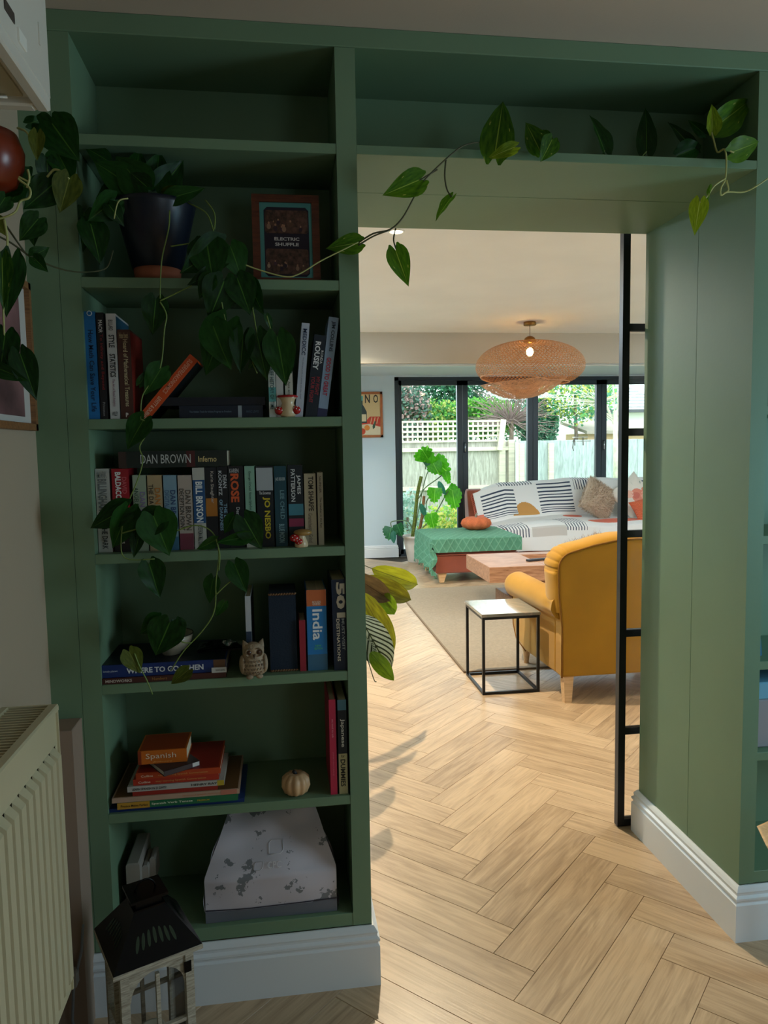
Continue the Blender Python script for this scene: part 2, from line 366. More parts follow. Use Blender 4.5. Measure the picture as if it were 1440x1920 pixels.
for n_, (a_, b_) in enumerate((((4.19, 4.2), (-1.85, -.45)), ((1.4, 3.0), (-4.25, -4.24)))):
    wm = MB(); X0_, X1_ = a_; Y0_, Y1_ = b_; e_ = .06
    wm.box(X0_, X1_, Y0_, Y1_, .62, .68).box(X0_, X1_, Y0_, Y1_, 1.94, 2.0)
    if n_ == 0: wm.box(X0_, X1_, Y0_, Y0_+e_, .68, 1.94).box(X0_, X1_, Y1_-e_, Y1_, .68, 1.94)
    else: wm.box(X0_, X0_+e_, Y0_, Y1_, .68, 1.94).box(X1_-e_, X1_, Y0_, Y1_, .68, 1.94)
    struct(wm.build('window_%d' % (n_+2), WHITEP))
# pipe boxing beside the radiator
struct(bx('trim_6', mat('boxing_emulsion', (150, 128, 110), .9), XW, -.05, -.085, 0, 0, .765, bev=.002))

# ------------------------------------------------------------ built-in bookcase
bk = thing('built_in_bookcase', 'dark sage green built-in bookcase framing the doorway, seven shelves on the left', 'bookcase', (0, 0, 0))
SH = [2.1338, 1.8134, 1.4849, 1.1625, .8415, .5133, .1932]
def pb(n, *a, bev=.0012): return bx(n, PAINT, *a, parent=bk, bev=bev)
pb('filler_panel', XW, -.047, 0, .02, .158, 2.354); pb('side_panel', -.046, 0, 0, BD, .158, 2.354)
pb('side_panel', XM0, XM1, 0, BD, .158, 2.354)
pb('side_panel', XP0, XP1, 0, BD, .158, 2.354)
pb('top_rail', XW, 4.2, -.002, BD, 2.354, CN, bev=.002)
pb('back_panel', 0, XM0, BD-.012, BD, .16, 2.354, bev=0); pb('back_panel', XM1, XP0, BD-.012, BD, ZO+.022, 2.354, bev=0); pb('back_panel', XP1, 4.2, BD-.012, BD, .16, 2.354, bev=0)
for z in SH[:6]: pb('shelf', 0.0005, XM0-.0005, .001, BD-.012, z-.024, z)
pb('base_board', 0, XM0, .001, BD-.012, .158, SH[6])
pb('shelf', XM1+.0005, XP0-.0005, .0005, BD, ZO, ZO+.022)
for z in (.8, .54, 1.15, 1.5, 1.85): pb('shelf', XP1, 4.2, .001, BD-.012, z-.024, z)
pb('base_board', XP1, 4.2, .001, BD-.012, .158, SH[6])
# downlights in the far ceiling; only the first is visible, the rest are added
RING = mat('white_metal_ring', (235, 235, 230), .4)
for i, (x, y) in enumerate(DOWNLIGHTS):
    lb = ['recessed ceiling spotlight glowing just inside the opening, nearest the left post', 'unseen recessed ceiling spotlight added over the mustard armchair', 'unseen recessed ceiling spotlight added by the right wall of the far room', 'unseen recessed ceiling spotlight added near the left wall of the far room'][i]
    t = thing('ceiling_spotlight', lb, 'light', (x, y, CFZ))
    MB().lathe([(.032, -.001), (.033, -.006), (.045, -.006), (.047, 0)], (0, 0, 0), 24, cap=False).build('ring', RING, t, world=False)
    MB().lathe([(.0001, -.003), (.031, -.003)], (0, 0, 0), 20, cap=False).build('lens', mat('lamp_lens', (255, 235, 200), emit=((255, 225, 180), 40)), t, world=False)
    L_ = lamp('spot_light', 'SPOT', (x, y, CFZ-.02), (x, y, 0), [120, 16, 30, 35][i], (1.0, .85, .62), spot_size=math.radians(150), spot_blend=.5, shadow_soft_size=.025)

# ------------------------------------------------------------ steel framed glass door by the right jamb
dr = struct(thing('door_1', None, None, (1.634, .63, 0)))
DX0, DX1, DZ1 = 0, .93, 2.2
ml = MB().box(0, .026, 0, .027, .004, DZ1, bev=.001); ml.build('stile', BLACK, dr, world=False)
MB().box(DX1-.026, DX1, 0, .027, .004, DZ1, bev=.001).build('stile', BLACK, dr, world=False)
MB().box(.026, DX1-.026, 0, .027, .004, .03, bev=.001).build('bottom_rail', BLACK, dr, world=False)
bars = [1.808, 1.446, 1.085, .725, .362]
for z in bars: MB().box(.026, DX1-.026, .003, .024, z-.013, z+.013, bev=.001).build('glazing_bar', BLACK, dr, world=False)
zz = [.03]+[z for z in reversed(bars)]+[DZ1]
for a, b in zip(zz, zz[1:]): MB().box(.026, DX1-.026, .012, .016, a+(.013 if a > .1 else 0), b-.013).build('pane', GLASS, dr, world=False)

# ------------------------------------------------------------ garden doors
w1 = struct(thing('window_1', None, None, (1.9, YG+.02, 0)))
fr = MB(); fr.box(0, .055, 0, .08, 0, 2.295); fr.box(4.46, 4.52, 0, .08, 0, 2.295); fr.box(0, 4.52, 0, .08, 2.25, 2.295); fr.box(0, 4.52, 0, .08, 0, .03); fr.build('outer_frame', ALU, w1, world=False)
NP = 5; e = [.055, .888, 1.83, 2.775, 3.62, 4.46]
for i in range(NP):
    a, b = e[i]+.003, e[i+1]-.003
    lf = MB(); lf.box(a, a+(.035 if i == 0 else .068), .01, .07, .03, 2.248); lf.box(b-.068, b, .01, .07, .03, 2.248); lf.box(a, b, .01, .07, 2.19, 2.248); lf.box(a, b, .01, .07, .03, .09)
    lo = lf.build('leaf_frame', ALU, w1, world=False)
    MB().box(a+.03, b-.06, .036, .042, .09, 2.19).build('pane', GLASS, lo, world=False)
    if i in (1, 3): 
        h = MB(); h.tube([(a+.02, .0, 1.33), (a+.02, -.03, 1.34), (a+.02, -.03, 1.44), (a+.02, .0, 1.45)], .008); h.build('door_handle', mat('chrome', (190, 195, 200), .2, 1), lo, world=False)

# ------------------------------------------------------------ framed picture on the garden wall
def wino(px, py): return at(px, py, 'y', YG-.005)
pc = thing('framed_poster', 'wooden framed food and wine poster on the white wall left of the garden doors', 'picture', (1.52, YG-.003, 1.83))
FW = mat('copper_brown_wood', (168, 96, 52), .4, var=.15, scale=20)
x0, x1, z0, z1 = -.26, .222, -.292, .28
m = MB(); t_ = .03
m.box(x0, x1, -.02, 0, z1-t_, z1); m.box(x0, x1, -.02, 0, z0, z0+t_); m.box(x0, x0+t_, -.02, 0, z0, z1); m.box(x1-t_, x1, -.02, 0, z0, z1); m.build('picture_frame', FW, pc, world=False)
MB().box(x0+t_, x1-t_, -.008, 0, z0+t_, z1-t_).build('print', flat('d9bf8e'), pc, world=False)
def card(nm, poly, c, par, y, o=(0, 0, 0)):
    return MB().prism(poly, (o[0], y, o[2]), (1, 0, 0), (0, 0, 1), (0, -1, 0), .0006).build(nm, flat(c), par, world=False)
def disc(cx, cy, rx, ry=None, n=18, a0=0, a1=2*PI): return [(cx+rx*math.cos(a0+(a1-a0)*k/n), cy+(ry or rx)*math.sin(a0+(a1-a0)*k/n)) for k in range(n if a1-a0 > 6 else n+1)]
card('printed_cloth', [(-.22, -.12), (0, -.09), (.06, -.03), (.19, -.03), (.19, -.16), (.05, -.12), (-.05, -.13), (-.22, -.2)], 'c8402c', pc, -.009)
card('printed_table', [(-.23, -.19), (-.05, -.13), (.08, -.11), (.192, -.16), (.192, -.26), (-.23, -.26)], 'dccfaf', pc, -.0085)
card('printed_bottle', [(-.13, -.11), (.02, -.11), (.02, .03), (-.01, .09), (-.03, .12), (-.03, .2), (-.07, .2), (-.07, .12), (-.1, .08), (-.13, .03)], '2f4347', pc, -.010)
card('printed_cap', [(-.075, .17), (-.025, .17), (-.025, .23), (-.075, .23)], '5fb2b0', pc, -.011)
card('printed_label', [(-.12, -.09), (.012, -.09), (.012, .0), (-.12, .0)], 'd8d0b0', pc, -.011)
card('printed_orange', disc(.02, -.17, .035), 'e08a3a', pc, -.011); card('printed_tomato', disc(-.04, -.215, .04), 'c84a2c', pc, -.011)
card('printed_leaf', [(.095, -.19), (.12, -.17), (.135, -.09), (.115, -.085), (.09, -.15)], '2f4f3f', pc, -.011)
for k, xx in enumerate((.06, .1, .14)): card('printed_stripe', [(xx, -.12), (xx+.008, -.12), (xx+.03, -.04), (xx+.02, -.04)], 'd9bf8e', pc, -.0115)
for s, xx in (('N', .0), ('O', .105)): text(s, flat('2b2b2b'), pc, (xx, -.011, .14), (1, 0, 0), (0, 0, 1), .062, .105, bold=.02)
text('VI', flat('2b2b2b'), pc, (-.225, -.011, .14), (1, 0, 0), (0, 0, 1), .12, .105, bold=.02)

# ------------------------------------------------------------ rattan pendant
pd = thing('rattan_pendant', 'large woven rattan pendant lamp hanging in front of the garden doors', 'lamp', (2.785, 4.92, CFZ))
BR = mat('aged_brass', (150, 104, 48), .35, .8); RAT = mat('rattan', (176, 118, 62), .6, var=.25, scale=30); RAT2 = mat('pale_rattan', (188, 140, 104), .6, var=.2, scale=30)
MB().lathe([(.055, -.032), (.058, -.03), (.058, -.002), (.056, 0)], (0, 0, 0), 32).build('ceiling_rose', BR, pd, world=False)
MB().tube([(0, 0, -.03), (0, 0, -.15)], .003).build('cord', mat('cord_grey', (120, 110, 100)), pd, world=False)
MB().lathe([(.06, -.19), (.058, -.17), (.045, -.145), (.02, -.13), (.0, -.128)], (0, 0, 0), 24).build('cap', BR, pd, world=False)
MB().ball((0, 0, -.275), .032, .032, .04).build('bulb', mat('lit_bulb', (255, 220, 150), emit=((255, 205, 120), 45)), pd, world=False)
lamp('bulb_light', 'POINT', (2.785, 4.92, CFZ-.275), None, 9, (1, .72, .4), shadow_soft_size=.03)
RW, RH = .505, .235
def shellpt(a, t):      # a azimuth, t 0 top .. 1 rim
    ph = .12+(t)*2.45; s = abs(math.sin(ph))**.86; c = math.cos(ph)
    lowest = 1+.0*math.cos(a)
    zc = -.41+.0*t
    z = zc+RH*c if c > 0 else zc+RH*.88*c
    r = RW*s
    x, y = r*math.cos(a), r*math.sin(a)
    return x, y, z
def rim_t(a): return .93-.16*max(0, -math.cos(a-.15))**1.0
mb = MB(); NS = 80; ST = 34
for fam in (1, -1):
    for k in range(NS):
        a0 = 2*PI*k/NS; prev = None
        for j in range(ST+1):
            a = a0+fam*(j/ST)*1.15
            t = j/ST*rim_t(a); p = Vector(shellpt(a, t)); 
            rr = math.hypot(p.x, p.y); wd = max(.001, min(.0032, rr*.009)); tang = Vector((-math.sin(a), math.cos(a), 0))*wd
            off = Vector((math.cos(a), math.sin(a), .3))*(.002*fam)
            q = (p+tang+off, p-tang+off)
            if prev: mb.add([prev[0], prev[1], q[1], q[0]], [(0, 1, 2, 3)])
            prev = q
for t in [i/26 for i in range(1, 26)]:
    pts = []
    for k in range(73):
        a = 2*PI*k/72; pts.append(Vector(shellpt(a, t*rim_t(a))))
    for p, q in zip(pts, pts[1:]):
        u = Vector((0, 0, .0014)); mb.add([p-u, q-u, q+u, p+u], [(0, 1, 2, 3)])
so = mb.build('woven_shade', RAT, pd, world=False); so['kind'] = 'stuff'
mb = MB()
mb.tube([shellpt(2*PI*k/64, rim_t(2*PI*k/64)) for k in range(65)], .006, 6); mb.build('rim_hoop', RAT2, pd, world=False)
# inner bowl, seen below the rim on the left
mb = MB()
def bowl(a, t):
    r = .40*t; return (-.07+r*math.cos(a), -.02+r*.95*math.sin(a), -.71+.16*t**2.2+.03*math.cos(a)*t)
for i in range(1, 34):
    t = i/33
    for k in range(64):
        a, b = 2*PI*k/64, 2*PI*(k+1)/64; p, q = Vector(bowl(a, t)), Vector(bowl(b, t)); p2, q2 = Vector(bowl(a, t-.022)), Vector(bowl(b, t-.022)); mb.add([p, q, q2, p2], [(0, 1, 2, 3)])
for k in range(72):
    a = 2*PI*k/72
    for j in range(10):
        p, q = Vector(bowl(a+.05*j, .12+j*.088)), Vector(bowl(a+.05*(j+1), .12+(j+1)*.088)); u = Vector((-math.sin(a), math.cos(a), 0))*.0025; mb.add([p-u, p+u, q+u, q-u], [(0, 1, 2, 3)])
so = mb.build('inner_bowl', RAT2, pd, world=False); so['kind'] = 'stuff'

# ------------------------------------------------------------ rug
rgm = mat('jute_rug', (152, 136, 114), .95, var=.12, scale=60, bump=.6, bscale=220)
rg = tag(MB().box(1.545, 4.6, 2.555, 5.3, 0, .009, bev=.002).build('rug', rgm), 'large sand-coloured woven rug under the coffee table and armchair', 'rug')
rg.name = 'jute_rug'
rb = MB(); eb = mat('rug_binding', (120, 98, 74), .9)
rb.box(1.538, 1.55, 2.55, 5.3, 0, .0105); rb.box(1.538, 4.6, 2.548, 2.558, 0, .0105); rb.build('binding', eb, rg)

# ------------------------------------------------------------ side table
st = thing('side_table', 'small square side table with marble top and black wire frame beside the armchair', 'table', (1.71, 2.32, 0))
Wt, Dt, Ht = .1675, .19, .465
MARB = mat('pale_marble', (138, 136, 124), .15, var=.0, coat=.3)
def veins(m, c, scale):
    nt = m.node_tree; N = nt.nodes; L = nt.links; b = N['Principled BSDF']; tc = N.new('ShaderNodeTexCoord')
    n = N.new('ShaderNodeTexNoise'); n.inputs['Scale'].default_value = scale; n.inputs['Detail'].default_value = 6; n.inputs['Distortion'].default_value = 2.5; L.new(tc.outputs['Object'], n.inputs['Vector'])
    r = N.new('ShaderNodeValToRGB'); L.new(n.outputs[0], r.inputs[0]); e = r.color_ramp.elements; base = b.inputs['Base Color'].default_value[:]
    e[0].position = .46; e[0].color = base; e[1].position = .54; e[1].color = base; k = r.color_ramp.elements.new(.5); k.color = (*lin(c), 1); L.new(r.outputs[0], b.inputs['Base Color'])
veins(MARB, (160, 148, 136), 3)
MB().box(-Wt-.004, Wt+.004, -Dt-.004, Dt+.004, Ht-.018, Ht, bev=.002).build('table_top', MARB, st, world=False)
q = .0075; z1_ = Ht-.018
for sx in (-1, 1):
    for sy in (-1, 1): MB().box(*sorted((sx*Wt, sx*(Wt-2*q))), *sorted((sy*Dt, sy*(Dt-2*q))), 0, z1_).build('leg', BLACK, st, world=False)
for z in (.0075, z1_-.0075):
    for s in (-1, 1):
        MB().box(-Wt+2*q, Wt-2*q, *sorted((s*Dt, s*(Dt-2*q))), z-q, z+q).build('rail', BLACK, st, world=False)
        MB().box(*sorted((s*Wt, s*(Wt-2*q))), -Dt+2*q, Dt-2*q, z-q, z+q).build('rail', BLACK, st, world=False)

# ------------------------------------------------------------ coffee table
CW = woodmat('chunky_brown_wood', (120, 72, 44), (190, 142, 108), 1.4, .45)
ct = thing('coffee_table', 'chunky solid wood coffee table with thick top on a block base', 'table', (2.75, 4.3, 0.009))
TX0, TX1, TY0, TY1 = 2.10-2.75, 3.45-2.75, 3.92-4.3, 4.68-4.3
tm = MB(); hx0, hx1, hy0, hy1 = -.18, .45, -.02, .24
tm.box(TX0, hx0, TY0, TY1, .285, .415, bev=.003); tm.box(hx1, TX1, TY0, TY1, .285, .415, bev=.003); tm.box(hx0, hx1, TY0, hy0, .285, .415, bev=.003); tm.box(hx0, hx1, hy1, TY1, .285, .415, bev=.003); tm.box(hx0, hx1, hy0, hy1, .285, .35)
tm.build('table_top', CW, ct, world=False)
MB().box(-.32, .38, -.2, .22, .11, .285, bev=.003).build('pedestal', CW, ct, world=False)
MB().box(-.40, .46, -.28, .3, 0, .11, bev=.003).build('base_block', CW, ct, world=False)
rc = thing('remote_control', 'black remote control lying on the coffee table', 'remote', (2.6, 4.17, .424), .25)
MB().box(-.11, .11, -.022, .022, 0, .018, bev=.004).build('body', mat('black_plastic', (28, 32, 38), .4), rc, world=False)
mb = MB()
for i in range(9):
    for j in range(3): mb.box(-.09+i*.021, -.078+i*.021, -.014+j*.011, -.007+j*.011, .018, .0195)
mb.build('buttons', mat('grey_plastic', (96, 102, 110), .5), rc, world=False)

# ------------------------------------------------------------ armchair (mustard velvet), faces the garden
MUS = mat('mustard_velvet', (170, 121, 6), .85, var=.1, scale=4, bump=.1, bscale=300, sheen=.15)
MUSD = mat('mustard_piping', (130, 86, 12), .9)
BEECH = woodmat('pale_beech', (196, 152, 104), (228, 190, 144), 2, .5)
ac = thing('armchair', 'mustard velvet armchair with rolled arms, its back to the doorway', 'armchair', (2.36, 1.93, 0))
W2 = .43
def arc(cx, cz, r, a0, a1, n): return [(cx+r*math.cos(a0+(a1-a0)*k/n), cz+r*math.sin(a0+(a1-a0)*k/n)) for k in range(n+1)]
# outer back panel : outline in x,z
half = [(W2, .14), (W2, .42), (W2+.018, .6), (W2+.02, .72)]+arc(W2-.07, .74, .09, 0, PI*.42, 6)+[(.25, .862), (.12, .885), (0, .89)]
outline = half+[(-x, z) for x, z in reversed(half[:-1])]
bkm = MB().prism(outline, (0, .0, 0), (1, 0, 0), (0, 0, 1), (0, 1, 0), .10, smooth=False); o = bkm.build('outer_back', MUS, ac, world=False)
md = o.modifiers.new('b', 'BEVEL'); md.width = .012; md.segments = 3; md.limit_method = 'ANGLE'; md.angle_limit = .9
# welt along the back edge
MB().tube([(x, -.003, z) for x, z in outline], .005, 6).build('piping', MUSD, ac, world=False)
# inner back cushion rolled over the top with pleats
def roll(a, b):     # a along outline, b across from back edge round to the front
    L_ = [(W2+.005, .5), (W2+.022, .64), (W2+.022, .73)]+arc(W2-.07, .735, .095, 0, PI*.45, 8)+[(.25, .862), (.12, .885), (0, .89)]
    P_ = L_+[(-x, z) for x, z in reversed(L_[:-1])]
    t = a*(len(P_)-1); i = min(int(t), len(P_)-2); f = t-i
    x = P_[i][0]*(1-f)+P_[i+1][0]*f; z = P_[i][1]*(1-f)+P_[i+1][1]*f
    x0_, z0_ = P_[i]; x1_, z1__ = P_[i+1]; nx, nz = (z1__-z0_), -(x1_-x0_); l = math.hypot(nx, nz); nx, nz = nx/l, nz/l
    ph = b*PI*1.0; bulge = .045*math.sin(ph); pleat = .006*abs(math.sin(a*PI*13))**6
    s = -1 if True else 1
    return (x+nx*(bulge-pleat)-nx*.03*b*b*2, .0+.22*(1-math.cos(ph))/2+.02*b, z+nz*(bulge-pleat)-nz*.05*b*b)
MB().grid(roll, 130, 12).build('back_roll', MUS, ac, world=False)
ic = MB().box(-.36, .36, .12, .27, .40, .80); o = ic.build('back_cushion', MUS, ac, world=False); 
md = o.modifiers.new('b', 'BEVEL'); md.width = .06; md.segments = 5
# arms
for s in (-1, 1):
    def armf(a, b, s=s):    # a around the roll, b along depth
        y = .02+b*.85; cx, cz = W2-.02, .525; r = .085-.012*(1-b)
        ang = -PI*.75+a*PI*1.9
        tuck = .012*math.exp(-((b-.06)/.05)**2)*abs(math.sin(a*26))
        rr = r-tuck-(.03*max(0, (b-.93)/.07)**2)
        return (s*(cx+rr*1.05*math.cos(ang)*1.0), y, cz-.02*b+rr*math.sin(ang))
    mb = MB().grid(armf, 40, 30); 
    cap = [armf(k/24, 1) for k in range(25)]; mb.add(cap, [tuple(range(25))]); cap = [armf(k/24, 0) for k in range(25)]; mb.add(cap, [tuple(range(24, -1, -1))])
    mb.build('arm_roll', MUS, ac, world=False)
    fn = MB(); sp = [(s*(W2-.11), .02, .14), (s*W2, .02, .14), (s*W2, .02, .46), (s*(W2-.11), .02, .5)]; 
    pr = [(.099, .14), (.30, .135), (.60, .125), (.78, .16), (.845, .24), (.86, .34), (.86, .48), (.099, .50)]
    fn.prism(pr, (s*(W2-.11), 0, 0), (0, 1, 0), (0, 0, 1), (s, 0, 0), .11); o = fn.build('side_panel', MUS, ac, world=False)
    md = o.modifiers.new('b', 'BEVEL'); md.width = .012; md.segments = 3
    MB().tube([(s*(W2+.001), y, z) for y, z in pr[2:7]], .004, 6).build('piping', MUSD, ac, world=False)
bsx = MB().box(-.33, .33, .08, .80, .15, .36); bsx.build('seat_base', MUS, ac, world=False)
o = MB().box(-.32, .32, .22, .87, .34, .48).build('seat_cushion', MUS, ac, world=False); md = o.modifiers.new('b', 'BEVEL'); md.width = .05; md.segments = 4
for sx in (-1, 1):
    lg = MB(); a = .025; x = sx*(W2-.045)
    lg.add([(x-.028, .01, .145), (x+.028, .01, .145), (x+.028, .07, .145), (x-.028, .07, .145), (x-.02+sx*.012, -.012, 0), (x+.02+sx*.012, -.012, 0), (x+.02+sx*.012, .03, 0), (x-.02+sx*.012, .03, 0)], [(0, 1, 2, 3), (7, 6, 5, 4), (4, 5, 1, 0), (5, 6, 2, 1), (6, 7, 3, 2), (7, 4, 0, 3)]); lg.build('leg', BEECH, ac, world=False)
    MB().lathe([(.014, 0), (.018, .03), (.026, .09), (.03, .14)], (sx*(W2-.05), .73, 0.009), 16).build('leg', BEECH, ac, world=False)

# fluffy and other cushions -------------------------------------------------
def pillow_pt(u, v, w_, h_, t_):
    x = (u*2-1); y = (v*2-1); e_ = (1-abs(x)**3.2)*(1-abs(y)**3.2); pin = 1-.10*(1-abs(y)**2)*abs(x)**4; pin2 = 1-.10*(1-abs(x)**2)*abs(y)**4
    return Vector((x*w_/2*pin, y*h_/2*pin2, t_/2*max(0, e_)**.5))
def cushion(name, label, cat, M, w_, h_, t_, m, fur=0, furm=None, flen=.02, cols=None, group=None):
    t = thing(name, label, cat, M.translation, group=group); R_ = M.to_3x3()
    mb = MB()
    for s in (1, -1):
        mb.grid(lambda u, v: R_@(Vector((1, 1, s))*pillow_pt(u if s > 0 else 1-u, v, w_, h_, t_)), 24, 24)
    mb.build('cover', m, t, world=False)
    if fur:
        fb = MB(); rnd = random.Random(len(label))
        for k in range(fur):
            s = rnd.choice((1, -1)); u, v = rnd.random(), rnd.random(); p = Vector((1, 1, s))*pillow_pt(u, v, w_, h_, t_)
            n = Vector((p.x*.9, p.y*.9, s*.10+p.z)).normalized(); n = (n+Vector((rnd.uniform(-.6, .6), rnd.uniform(-.6, .6), rnd.uniform(-.6, .6)))).normalized()
            sd = n.cross(Vector((rnd.random(), rnd.random(), rnd.random()))).normalized()*.0022; l = flen*rnd.uniform(.6, 1.2); dr_ = Vector((rnd.uniform(-.5, .5), rnd.uniform(-.5, .5), rnd.uniform(-.3, .3)))*l
            a, b, c = p, p+n*l*.6, p+n*l+dr_
            fb.add([R_@(a-sd), R_@(a+sd), R_@(b+sd*.8), R_@(b-sd*.8), R_@c], [(0, 1, 2, 3), (3, 2, 4)], k % 3)
        f_ = fb.build('fur', furm, t, world=False); f_['kind'] = 'stuff'
    return t, R_
def frame(loc, right, up):
    r = Vector(right).normalized(); u = Vector(up); u = (u-r*u.dot(r)).normalized(); n = r.cross(u)
    return Matrix(((r.x, u.x, n.x, loc[0]), (r.y, u.y, n.y, loc[1]), (r.z, u.z, n.z, loc[2]), (0, 0, 0, 1)))
BF = [mat('brown_fur_%d' % i, c, .9) for i, c in enumerate([(158, 122, 88), (128, 94, 64), (186, 152, 116)])]
cushion('cushion', 'shaggy brown cushion standing on the mustard armchair', 'cushion', frame((2.22, 2.36, .66), (.82, .45, .12), (-.1, -.12, 1)), .36, .36, .13, BF[1], 5200, BF, .032)
BF2 = [mat('oat_fur_%d' % i, c, .9) for i, c in enumerate([(206, 184, 160), (178, 152, 128), (226, 208, 188)])]

# ------------------------------------------------------------ ottoman with green blanket
RUST = mat('rust_velvet', (140, 66, 42), .85, var=.15, scale=5, sheen=.4)
ot = thing('ottoman', 'rust velvet ottoman on tapered wooden feet, half covered by the green blanket', 'ottoman', (2.42, 5.93, 0.0))
OX0, OX1, OY0, OY1 = -.43, .43, -.43, .42
MB().box(OX0, OX1, OY0, OY1, .11, .30, bev=.012).build('base', RUST, ot, world=False)
o = MB().box(OX0-.01, OX1+.01, OY0-.01, OY1+.01, .30, .46).build('seat_pad', RUST, ot, world=False); md = o.modifiers.new('b', 'BEVEL'); md.width = .045; md.segments = 4
MB().tube([(OX0-.006, OY0-.006, .302), (OX1+.006, OY0-.006, .302), (OX1+.006, OY1, .302)], .008, 6).build('piping', RUST, ot, world=False)
for sx in (-1, 1):
    for y in (OY0+.06, OY1-.06):
        x = sx*(.43-.075); lg = MB(); lg.add([(x-.045, y-.03, .11), (x+.045, y-.03, .11), (x+.045, y+.03, .11), (x-.045, y+.03, .11), (x-.028, y-.02, .009), (x+.015, y-.02, .009), (x+.015, y+.02, .009), (x-.028, y+.02, .009)], [(0, 1, 2, 3), (7, 6, 5, 4), (4, 5, 1, 0), (5, 6, 2, 1), (6, 7, 3, 2), (7, 4, 0, 3)]); lg.build('leg', BEECH, ot, world=False)
GK = mat('green_knit', (84, 138, 110), .95, var=.08, scale=40, bump=.4, bscale=160)
def drape(a, b):
    # a: left(-) to right, b: front to back; cloth wider than the pad
    s = -.33+a*(.92+.33); tt = -.14+b*(1.02+.10)
    ox, oz = 2.42-.45, .475; dx = s; x = ox+max(0, s); z = .472; y = 5.93-.455+tt; 
    if s < 0: x = ox-.02-.02*math.sin(tt*22)*min(1, -s*5); z -= -s
    if tt < 0:
        y = 5.93-.455-.012-.006*math.sin(s*20); z -= -tt
        if s < 0: y -= .01; z = .472+s*1.0+tt*.55; x += .03*math.sin(s*30)
    f = min(abs(s), .05)/.05; 
    if s >= 0 and tt >= 0: z += .0045*math.sin(a*9)*math.cos(b*7)-.012*(1-min(s, .06)/.06)-.012*(1-min(tt, .06)/.06)
    d = .003*max(0, 1-abs(((s+tt*.6)*12) % 1-.5)*7)+.003*max(0, 1-abs(((s-tt*.6)*12) % 1-.5)*7)
    return (x-(d if s < 0 else 0), y-(d if tt < 0 else 0), max(.1, z+(d if s >= 0 and tt >= 0 else 0)))
bl = thing('green_blanket', 'green diamond-knit blanket draped over the ottoman', 'blanket', (2.42, 5.93, .46))
def ridge(a, b):
    s = -.33+a*1.25; tt = -.14+b*1.12
    return 1 if min(abs(((s+tt*.6)*12) % 1-.5), abs(((s-tt*.6)*12) % 1-.5)) < .075 else 0
MB().grid(drape, 260, 220, mf=ridge).build('knit', [GK, mat('pale_green_knit', (104, 156, 128), .95, bump=.4, bscale=160)], bl)
mb = MB(); rnd = random.Random(3)
for k in range(46):
    p = Vector(drape(0, k/46)); mb.tube([p, p+Vector((rnd.uniform(-.01, .01), rnd.uniform(-.01, .01), -.035))], .003, 4)
f_ = mb.build('fringe', GK, bl); f_['kind'] = 'stuff'
# plush pumpkin
pk = thing('plush_pumpkin', 'orange plush pumpkin on the green blanket', 'cushion', (2.60, 6.2, .475))
ORB = mat('orange_boucle', (206, 108, 66), .95, var=.12, scale=60, bump=.8, bscale=150)
prof = [(.0, 0), (.10, .004), (.155, .03), (.175, .07), (.16, .11), (.11, .138), (.05, .14), (.0, .125)]
MB().lathe(prof, (0, 0, 0), 72, lobes=9, depth=.16).build('body', ORB, pk, world=False)
MB().tube([(0, 0, .12), (.0, 0, .16), (.015, 0, .185)], [.014, .011, .008], 10).build('stalk', mat('grey_felt', (150, 140, 120), .9), pk, world=False)

# ------------------------------------------------------------ sofa and patterned throw
sf = thing('sofa', 'rust velvet sofa under a patterned throw along the garden doors', 'sofa', (4.6, 6.6, 0))
MB().box(-1.70, 1.75, -.36, .62, .12, .40, bev=.02).build('base', RUST, sf, world=False)
bp_ = MB(); bp_.prism([(.34, .35), (.62, .35), (.66, .80), (.60, .88), (.5, .86)], (-1.87, 0, 0), (0, 1, 0), (0, 0, 1), (1, 0, 0), 3.6); o = bp_.build('backrest', RUST, sf, world=False); md = o.modifiers.new('b', 'BEVEL'); md.width = .03; md.segments = 3
for x in (-1.7, 1.6):
    for y in (-.3, .5): MB().lathe([(.02, 0), (.03, .12)], (x, y, 0.0), 12).build('leg', BEECH, sf, world=False)
MB().box(-1.68, 1.7, -.35, .36, .40, .46, bev=.02).build('seat_cushion', RUST, sf, world=False)
TW = [mat('throw_white', (226, 224, 222), .9, bump=.2, bscale=40), mat('throw_navy', (52, 64, 84), .9), mat('throw_ochre', (196, 142, 78), .9), mat('throw_coral', (224, 118, 96), .9), mat('throw_grey', (196, 190, 184), .9)]
def thr(a, b):   # b: 0 top of back behind -> 1 front hem
    x = 2.76+a*3.3; x += .07*min(1, b*2)*(1-a)
    P_ = [(7.24, .66), (7.235, .86), (7.17, .93), (7.08, .91), (6.99, .75), (6.93, .6), (6.88, .51), (6.75, .495), (6.5, .505), (6.3, .495), (6.215, .46), (6.205, .34), (6.2, .2)]
    t = b*(len(P_)-1); i = min(int(t), len(P_)-2); f = t-i; f = f*f*(3-2*f)*.3+f*.7
    y = P_[i][0]*(1-f)+P_[i+1][0]*f; z = P_[i][1]*(1-f)+P_[i+1][1]*f
    y -= .30*b**2*.9*max(0, 1)*.0
    wv = math.sin(a*17+b*5)*.012+math.sin(a*41-b*9)*.006
    z += wv*.7-(.13*max(0, .12-a)/.12*(1-b)) + (.06*math.sin(a*PI)*(1-b) if b < .6 else .03*math.sin(a*PI)*(1-b)) ; y -= wv
    return (x, y, z)
